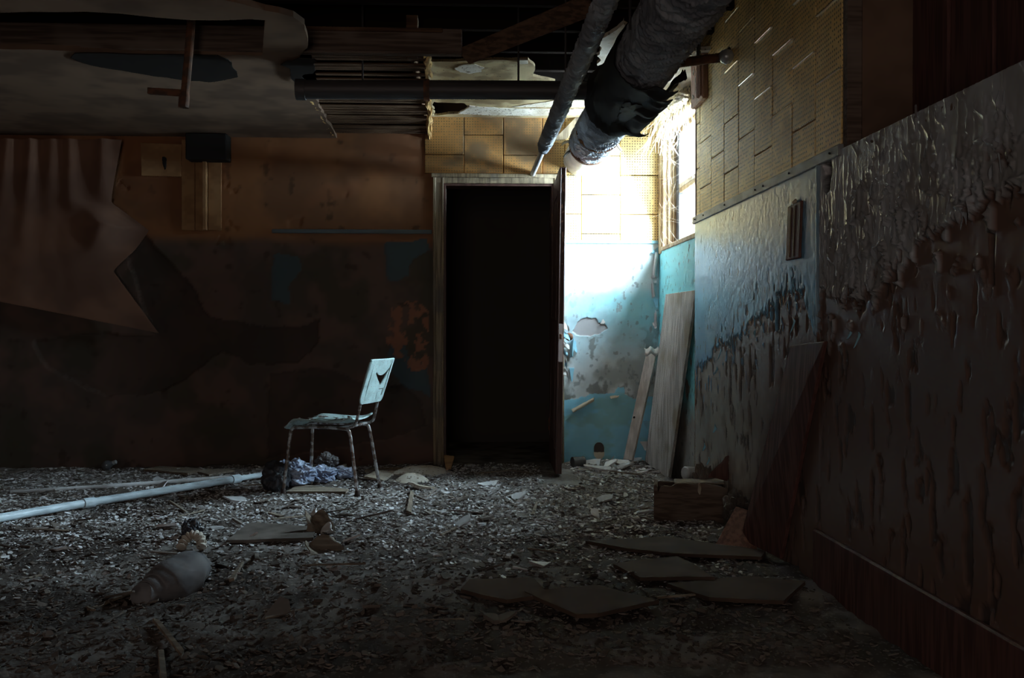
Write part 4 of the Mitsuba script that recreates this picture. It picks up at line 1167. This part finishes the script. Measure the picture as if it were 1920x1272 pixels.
lay([(270, 884), (300, 878), (398, 882), (352, 892)], 0.014, 'mat_wood_flat', 'floor_board', 'thin board lying near the left wall beyond the white pipe')
lay([(362, 886), (430, 880), (440, 885), (392, 893)], 0.012, 'mat_wood_flat', 'floor_board', 'short board beside the thin board near the left wall')
lay([(864, 1112), (880, 1092), (1000, 1094), (1028, 1124), (950, 1134)], 0.014, 'mat_panel', 'fallen_panel', 'fallen brown ceiling panel lying in the dark middle foreground', cat_='panel', rag=(0.1, 0.006))
lay([(984, 1116), (1120, 1104), (1236, 1130), (1120, 1160), (1082, 1160)], 0.014, 'mat_panel', 'fallen_panel', 'fallen panel with a long near edge, right of the middle foreground', cat_='panel', rag=(0.12, 0.005), dz=0.02)
lay([(1098, 1018), (1250, 1012), (1436, 1038), (1428, 1050), (1260, 1046), (1180, 1036)], 0.014, 'mat_panel', 'fallen_panel', 'long brown panel lying in front of the broken box', cat_='panel', rag=(0.12, 0.005), dz=0.012)
lay([(1150, 1062), (1270, 1050), (1340, 1088), (1200, 1092)], 0.014, 'mat_panel', 'fallen_panel', 'panel with a split edge, second from the broken box', cat_='panel', rag=(0.1, 0.006), dz=0.015)
lay([(1250, 1100), (1400, 1086), (1510, 1098), (1470, 1132), (1330, 1128)], 0.014, 'mat_panel', 'fallen_panel', 'dim brown panel lying in the right foreground', cat_='panel', rag=(0.12, 0.006), dz=0.01)
for i, (pts, lb) in enumerate((([(770, 925), (776, 926), (771, 962), (762, 962)], 'narrow stick lying towards the camera, right of the chair'),
                               ([(286, 1166), (298, 1170), (345, 1226), (340, 1234)], 'pale splintered lath lying in the dark left foreground'),
                               ([(296, 1226), (306, 1226), (312, 1282), (300, 1282)], 'short pale lath at the very bottom left of the picture'),
                               ([(452, 1060), (458, 1056), (440, 1090), (430, 1092)], 'thin splinter right of the rolled sack'))):
    lay(pts, 0.012, 'mat_wood_flat', 'stick', lb, cat_='stick', dz=0.012)


def humped(px_, py_, L, w, hgt, yaw, seed, m_, name, label, cat_='ceiling board'):
    o = onfloor(px_, py_)
    s, b = np.meshgrid(np.linspace(-1, 1, 26), np.linspace(-1, 1, 14), indexing='ij')
    e = 1 + 0.12 * (meshkit.fbm(np.stack([s * 3 + seed, b * 3, 0 * s], -1), 3, seed) - 0.5)
    x, y = L * s * (1 - 0.15 * b * b) * e, w * b * (1 - 0.35 * s ** 2) * e
    z = hgt * (1 - s ** 2) * (1 - ss(0.1, 1.0, -b)) * (1 - 0.4 * ss(0.3, 1, b)) + 0.012 * (meshkit.fbm(np.stack([s * 4, b * 4, 0 * s], -1), 3, seed + 2) - 0.5)
    P = np.stack([x, y, z + 0.006], -1) @ rot((0, 0, 1), yaw).T + o
    return obj(name, shell(P, 0.010), m_, label=label, cat_=cat_, smooth=40)


humped(792, 887, 0.20, 0.11, 0.045, -4, 1, 'mat_plaster_pale', 'warped_board', 'long warped piece of ceiling board in front of the doorway')
humped(772, 899, 0.115, 0.085, 0.050, 10, 2, 'mat_plaster_pale', 'warped_board', 'short warped board lying over the edge of the long one')
o = onfloor(785, 918)
obj('curved_strip', tube([o + V(-0.06, 0.06, 0.03), o + V(-0.03, 0.03, 0.025), o + V(0.0, 0.0, 0.014), o + V(0.05, -0.02, 0.010), o + V(0.11, -0.03, 0.010)], [0.012, 0.016, 0.016, 0.013, 0.006], 8), 'mat_plaster_pale', label='curved strip of board below the short warped board', cat_='strip', smooth=40)

# ---- standing scraps in front of the chair
for i, (px_, py_, w_, h_, yaw, tilt, m_, lb) in enumerate((
        (598, 1000, 0.070, 0.105, 15, -18, 'mat_wood_flat', 'tallest torn scrap standing upright in front of the chair'),
        (606, 1036, 0.09, 0.075, 40, -24, 'mat_wood_flat', 'low torn scrap standing before the tallest one'),
        (600, 968, 0.05, 0.055, -30, 30, 'mat_paper', 'small pale curl of paper behind the tallest scrap'),
        (618, 1000, 0.03, 0.05, 50, -30, 'mat_paper', 'little white scrap right of the tallest scrap'),
        (1362, 896, 0.085, 0.125, 5, 16, 'mat_wood_red', 'pointed reddish scrap standing behind the broken box'))):
    o = atY(px_, py_, 4.97) if i == 4 else onfloor(px_, py_)
    s, b = np.meshgrid(np.linspace(0, 1, 9), np.linspace(-1, 1, 9), indexing='ij')
    P = np.stack([w_ * b * (1 - (0.75 if i == 4 else 0.25) * s) + 0.01 * np.sin(5 * s + i), 0.025 * np.sin(3 * b + 2 * s + i), h_ * s * (1 + 0.15 * np.sin(4 * b + i))], -1)
    P = P @ rot((1, 0, 0), tilt).T @ rot((0, 0, 1), yaw).T + o - V(0, 0, 0.008)
    obj('torn_scrap', shell(P, 0.004), m_, label=lb, cat_='scrap', smooth=True)

# ---- the broken box and what lies about it, right
bb = thing('broken_box', 'dark broken wooden box lying in front of the grey leaning board', 'box')
A, B = onfloor(1226, 978), onfloor(1364, 985)
hx = 0.19
u = unit((B - A) * V(1, 1, 0))
n_ = V(-u[1], u[0], 0)
L = np.linalg.norm(B - A)


def bpt(s, d, z):
    return A + u * s * L + n_ * d + V(0, 0, z)


obj('front', plate(ragged([(0, -0.02), (L, -0.02), (L, 0.185), (0.66 * L, 0.212), (0.30 * L, 0.205), (0.24 * L, 0.19), (0.10 * L, 0.195), (0.06 * L, 0.16), (0.03 * L, 0.20), (0, 0.195)], 0.04, 0.003, 44), 0.018, A + n_ * 0.018, u, (0, 0, 1)), 'mat_joist', bb)
obj('side', hexa([bpt(0, 0.0, -0.02), bpt(0.05, 0.0, -0.02), bpt(0.05, 0.25, -0.02), bpt(0, 0.25, -0.02), bpt(0, 0.0, 0.19), bpt(0.05, 0.0, 0.19), bpt(0.05, 0.25, 0.19), bpt(0, 0.25, 0.19)]), 'mat_joist', bb)
obj('side', hexa([bpt(0.95, 0.0, -0.02), bpt(1.0, 0.0, -0.02), bpt(1.0, 0.25, -0.02), bpt(0.95, 0.25, -0.02), bpt(0.95, 0.0, 0.17), bpt(1.0, 0.0, 0.17), bpt(1.0, 0.25, 0.19), bpt(0.95, 0.25, 0.19)]), 'mat_joist', bb)
obj('back', hexa([bpt(0, 0.235, -0.02), bpt(1, 0.235, -0.02), bpt(1, 0.25, -0.02), bpt(0, 0.25, -0.02), bpt(0, 0.235, 0.18), bpt(1, 0.235, 0.18), bpt(1, 0.25, 0.18), bpt(0, 0.25, 0.18)]), 'mat_joist', bb)
obj('lid', hexa([bpt(0.28, 0.03, 0.196), bpt(0.97, 0.03, 0.204), bpt(0.97, 0.25, 0.192), bpt(0.28, 0.25, 0.184), bpt(0.28, 0.03, 0.206), bpt(0.97, 0.03, 0.214), bpt(0.97, 0.25, 0.202), bpt(0.28, 0.25, 0.194)]), 'mat_wood_flat', bb)
obj('chip', hull(rng.normal(0, 1, (10, 3)) * V(0.006, 0.004, 0.022) + bpt(0.62, -0.002, 0.185)), 'mat_plaster_pale', bb)
jr = thing('white_jar', 'small white jar lying on its side behind the broken box', 'jar')
o = atY(1297, 888, 5.72)
prof = [(0, -0.055), (0.034, -0.055), (0.040, -0.048), (0.040, 0.030), (0.034, 0.042), (0.030, 0.046), (0, 0.046)]
R = rot((0, 0, 1), 25) @ rot((0, 1, 0), 96)
obj('body', moved(lathe(prof, 24), R, o), 'mat_sleeve', jr, smooth=40)
obj('lid', moved(lathe([(0, 0.044), (0.035, 0.044), (0.036, 0.060), (0, 0.062)], 24), R, o), 'mat_paper', jr, smooth=40)
obj('rubble_chunk', crumple(V(1.335, 5.70, 0.01), (0.085, 0.12, 0.085), 15, 0.4, 6, 4), 'mat_shard_dark', label='dark lump of rubble under the white jar', cat_='rubble')
obj('rubble_chunk', crumple(V(1.285, 5.16, 0.11), (0.070, 0.085, 0.15), 5, 0.5, 6, 4), 'mat_shard_dark', label='rough lump of rubble between the white jar and the pointed scrap', cat_='rubble')
obj('rubble_chunk', crumple(V(1.305, 4.58, 0.08), (0.055, 0.13, 0.14), 6, 0.5, 6, 4), 'mat_shard_dark', label='sloping lump of rubble right of the broken box', cat_='rubble')
q = [onfloor(1338, 1030), onfloor(1420, 1036), atY(1412, 962, 4.40), atY(1380, 952, 4.44)]
obj('leaning_flap', slab(q, 0.010), 'mat_wood_brown', label='brown flap of board leaning in front of the foot of the reddish board', cat_='board')

# ---- things at the foot of the bright back wall
cn = thing('rusty_can', 'dark rusty can lying at the foot of the wall beside the door', 'can')
o = onfloor(1084, 876) + V(0, 0, 0.036)
R = rot((0, 0, 1), 20) @ rot((0, 1, 0), 90)
obj('can_body', moved(lathe([(0, -0.045), (0.036, -0.045), (0.038, -0.04), (0.036, -0.03), (0.036, 0.035), (0.038, 0.04), (0.036, 0.045), (0.031, 0.045), (0.031, -0.02), (0, -0.02)], 22), R, o), 'mat_iron', cn, smooth=40)
sk = thing('wall_socket', 'small round-topped dark plate low on the bright blue wall', 'wall plate')
o = atY(1123, 848, YB - 0.004)
pg = [(-0.037, 0.0), (0.037, 0.0)] + [(0.037 * math.cos(a), 0.03 + 0.042 * math.sin(a)) for a in np.linspace(0, np.pi, 14)]
obj('plate', plate(pg, 0.012, (o[0], o[1], o[2]), (1, 0, 0), (0, 0, 1)), 'mat_rubber', sk)
obj('lower_flap', plate([(-0.04, 0.0), (0.04, 0.0), (0.036, -0.028), (0.018, -0.05), (-0.018, -0.05), (-0.036, -0.028)], 0.016, (o[0], o[1], o[2]), (1, 0, 0), (0, 0, 1)), 'mat_curl', sk)

# ---- sack, ribbed hose and scraps in the left foreground
o = onfloor(318, 1100)
dirv = unit(onfloor(380, 1086) - onfloor(270, 1128))
nr = 40
s_ = np.linspace(0, 1, nr)
rad = 0.082 * np.sqrt(np.clip(1 - np.clip((s_ - 0.80) / 0.2, 0, 1) ** 2 * 0.985, 0.01, 1)) * (0.55 + 0.45 * ss(0, 0.5, s_))
ax = np.array([onfloor(262, 1132) * (1 - t) + onfloor(374, 1092) * t for t in s_])
ax[:, 2] = np.array([float(fh(q_[0], q_[1])) for q_ in ax]) + rad * 0.62
m = tube(ax, rad, 26)
m.vertices += (meshkit.fbm(m.vertices * 14, 3, 77)[:, None] - 0.5) * 0.012
obj('rolled_sack', m, 'mat_sack', label='grey rolled sack lying in the left foreground', cat_='sack', smooth=True)
o = onfloor(362, 1032)
R_ = 0.052
P = []
for a in np.linspace(0, np.pi, 60):
    P.append(o + V(R_ * math.cos(a) * 0.85, -0.03 + 0.05 * math.sin(a), 0.012 + R_ * math.sin(a) * 0.9))
rr = 0.020 + 0.004 * np.sin(np.linspace(0, 60, 60))
obj('ribbed_hose', tube(P, rr, 14), 'mat_plaster_pale', label='short bent piece of ribbed hose behind the rolled sack', cat_='hose', smooth=True)
obj('rubble_chunk', crumple(onfloor(358, 1008) + V(0, 0, 0.03), (0.045, 0.05, 0.055), 8, 0.5, 6, 4), 'mat_bag_dark', label='small dark lump behind the ribbed hose', cat_='rubble', smooth=True)
gb = thing('glass_bulb', 'small clear glass bulb lying near the foot of the left wall', 'bulb')
o = onfloor(200, 884) + V(0, 0, 0.035)
obj('bulb', moved(lathe([(0.0, -0.036), (0.020, -0.030), (0.034, -0.008), (0.034, 0.010), (0.022, 0.032), (0.013, 0.045), (0.013, 0.05)], 24), rot((0, 1, 0), 70), o), mat('mat_bulb', (0.10, 0.11, 0.12), 0.08, 0.8), gb, smooth=True)
obj('bulb_cap', moved(lathe([(0, 0.046), (0.0145, 0.046), (0.0145, 0.070), (0.006, 0.076), (0, 0.076)], 18), rot((0, 1, 0), 70), o), 'mat_zinc', gb, smooth=40)

# ---- the litter: larger pieces one by one, the rest as stuff


def shard(seed, size, t, long=1.0):
    g = np.random.default_rng(seed)
    k = g.integers(5, 8)
    a = np.sort(g.random(k)) * 2 * np.pi
    r = size * (0.6 + 0.5 * g.random(k))
    top = np.stack([r * np.cos(a) * long, r * np.sin(a), 0 * a + t], 1)
    bot = top * V(0.96, 0.96, 0)
    return hull(np.vstack([top, bot]))


def spread(n, seed, ymin=2.75, ymax=7.0):
    """Spots of the floor in view, denser where the light falls."""
    g = np.random.default_rng(seed)
    out = []
    while len(out) < n:
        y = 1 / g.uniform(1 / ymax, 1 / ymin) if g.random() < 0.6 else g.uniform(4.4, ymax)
        x = g.uniform(-0.55 * y, min(0.60 * y, 1.30))
        if x > 0.5 and y > 6.0 and x < 0.72:
            continue
        if x > 1.15 and y < 5.3 and g.random() < 0.6:
            continue
        out.append((x, y))
    return np.array(out)


def settle(m, x, y, yaw, tx, ty, dz=0.0):
    m = moved(m, rot((0, 0, 1), yaw) @ rot((1, 0, 0), tx) @ rot((0, 1, 0), ty))
    v = m.vertices + V(x, y, 0)
    gap = v[:, 2] - fh(v[:, 0], v[:, 1])
    m.vertices = v + V(0, 0, -np.percentile(gap, 15) + dz)
    return m


G1, G2 = 'broken plaster shards strewn over the floor', 'wood splinters strewn over the floor'
MARKS = {'the chair': (-0.75, 5.85), 'the cloth heap': (-1.15, 6.1), 'the white pipe': (-2.0, 5.4), 'the doorway': (0.2, 6.6), 'the open door': (0.55, 6.0), 'the bright blue wall': (1.0, 6.7), 'the broken box': (1.0, 5.0),
         'the standing scraps': (-0.75, 4.5), 'the rolled sack': (-1.2, 3.9), 'the fallen panels': (0.35, 3.75), 'the far left wall': (-2.6, 6.6), 'the middle of the floor': (0.2, 5.0)}
ONES = ['', 'first', 'second', 'third', 'fourth', 'fifth', 'sixth', 'seventh', 'eighth', 'ninth', 'tenth', 'eleventh', 'twelfth', 'thirteenth', 'fourteenth', 'fifteenth', 'sixteenth', 'seventeenth', 'eighteenth', 'nineteenth']
TENS = {2: ('twentieth', 'twenty'), 3: ('thirtieth', 'thirty'), 4: ('fortieth', 'forty')}


def ordinal(n):
    if n < 20:
        return ONES[n]
    return TENS[n // 10][0] if n % 10 == 0 else TENS[n // 10][1] + '-' + ONES[n % 10]


def single_out(made, what, cat_, group):
    """Each loose piece is told by its tone, the landmark nearest to it and its place in the row seen from the camera."""
    sets = {}
    for key, x, y, tone in made:
        m = min(MARKS, key=lambda k: (MARKS[k][0] - x) ** 2 + (MARKS[k][1] - y) ** 2)
        sets.setdefault((tone, m), []).append((x / y, key))
    for (tone, m), lst in sets.items():
        lst.sort()
        for i_, (_, key) in enumerate(lst):
            t_ = f'{tone} {what} nearest {m}' if len(lst) == 1 else f'{ordinal(i_ + 1)} from the left of the {tone} {what}s nearest {m}'
            tag(key, t_, cat_, group)


made = []
for i, (x, y) in enumerate(list(spread(190, 101, 3.2)) + [(x_, y_) for x_, y_ in zip(np.random.default_rng(7).uniform(0.75, 1.30, 30), np.random.default_rng(8).uniform(6.35, 6.98, 30))]):
    g = np.random.default_rng(500 + i)
    m = shard(900 + i, (0.016 + 0.045 * g.random() ** 2.2) * (1 + 0.25 * (y > 5.5)), g.uniform(0.004, 0.012), g.uniform(1.0, 1.7))
    tone = 'pale' if (i % 3 and y > 3.9) or i >= 190 else 'dark'  # near the camera all shards dark, to imitate the shaded foreground
    made.append((obj('plaster_shard', settle(m, x, y, g.uniform(0, 360), g.normal(0, 12), g.normal(0, 12)), 'mat_shard' if tone == 'pale' else 'mat_shard_dark'), x, y, tone))
single_out(made, 'plaster shard', 'plaster shard', G1)
made = []
for i, (x, y) in enumerate(spread(70, 202, 3.2)):
    g = np.random.default_rng(1500 + i)
    L, w_ = g.uniform(0.05, 0.16), g.uniform(0.005, 0.012)
    m = hexa([(-L, -w_, 0), (L, -w_ * 0.5, 0), (L * 0.95, w_, 0), (-L * 0.9, w_, 0), (-L, -w_, 0.008), (L, -w_ * 0.5, 0.007), (L * 0.95, w_, 0.008), (-L * 0.9, w_, 0.008)], 0.002)
    tone = 'brown' if i % 2 else 'dark'
    made.append((obj('wood_splinter', settle(m, x, y, g.uniform(0, 360), g.normal(0, 6), g.normal(0, 6)), 'mat_wood_flat' if tone == 'brown' else 'mat_shard_dark'), x, y, tone))
single_out(made, 'wood splinter', 'splinter', G2)


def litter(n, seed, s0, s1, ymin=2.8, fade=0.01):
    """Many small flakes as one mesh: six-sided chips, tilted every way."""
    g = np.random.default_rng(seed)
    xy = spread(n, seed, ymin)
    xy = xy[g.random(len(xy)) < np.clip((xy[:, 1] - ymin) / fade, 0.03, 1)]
    n = len(xy)
    k = 5
    a = (np.arange(k) * 2 * np.pi / k)[None] + g.normal(0, 0.25, (n, k))
    sz = np.exp(g.uniform(np.log(s0), np.log(s1), (n, 1)))
    r = sz * g.uniform(0.55, 1.1, (n, k))
    x, y = r * np.cos(a) * g.uniform(0.8, 1.8, (n, 1)), r * np.sin(a)
    t = sz * 0.16 + 0.001
    top = np.stack([x, y, 0 * x + t], -1)
    bot = np.stack([x, y, 0 * x], -1)
    Pt = np.concatenate([top, bot], 1)
    yaw, tx, ty = g.uniform(0, 2 * np.pi, n), g.normal(0, 0.30, n), g.normal(0, 0.30, n)
    cz, sz_ = np.cos(yaw), np.sin(yaw)
    Rz = np.zeros((n, 3, 3)); Rz[:, 0, 0] = cz; Rz[:, 0, 1] = -sz_; Rz[:, 1, 0] = sz_; Rz[:, 1, 1] = cz; Rz[:, 2, 2] = 1
    Rx = np.zeros((n, 3, 3)); Rx[:, 0, 0] = 1; Rx[:, 1, 1] = np.cos(tx); Rx[:, 1, 2] = -np.sin(tx); Rx[:, 2, 1] = np.sin(tx); Rx[:, 2, 2] = np.cos(tx)
    Ry = np.zeros((n, 3, 3)); Ry[:, 1, 1] = 1; Ry[:, 0, 0] = np.cos(ty); Ry[:, 0, 2] = np.sin(ty); Ry[:, 2, 0] = -np.sin(ty); Ry[:, 2, 2] = np.cos(ty)
    Pt = np.einsum('nij,nkj->nki', Rz @ Rx @ Ry, Pt)
    Pt[..., :2] += xy[:, None]
    Pt[..., 2] += fh(xy[:, 0], xy[:, 1])[:, None] + 0.002
    f = [[0, i, i + 1] for i in range(1, k - 1)] + [[k, k + i + 1, k + i] for i in range(1, k - 1)]
    for i in range(k):
        j = (i + 1) % k
        f += [[i, k + i, k + j], [i, k + j, j]]
    f = np.array(f)
    fs = (f[None] + (np.arange(n) * 2 * k)[:, None, None]).reshape(-1, 3)
    return trimesh.Trimesh(Pt.reshape(-1, 3), fs, process=False)


obj('paint_litter', litter(30000, 301, 0.0025, 0.013, 3.5, 1.5), 'mat_shard', label='pale chips of paint and plaster littering the whole floor', cat_='litter', kind='stuff')  # pale chips thinned towards the camera, in place of foreground shade
obj('dark_litter', litter(15000, 302, 0.003, 0.016, 2.75), 'mat_shard_dark', label='dark crumbs of wood and dirt littering the whole floor', cat_='litter', kind='stuff')
# flakes on the chair's seat
g = np.random.default_rng(77)
S = []
for i in range(26):
    p = chp(g.uniform(-0.15, 0.16), g.uniform(-0.14, 0.14), 0.452)
    S.append(moved(shard(3000 + i, g.uniform(0.006, 0.022), 0.003), rot((0, 0, 1), g.uniform(0, 360)) @ rot((1, 0, 0), g.normal(0, 8)), p))
obj('seat_litter', cat(S), 'mat_shard_dark', label='flakes of ceiling paint lying on the seat of the chair', cat_='litter', kind='stuff')
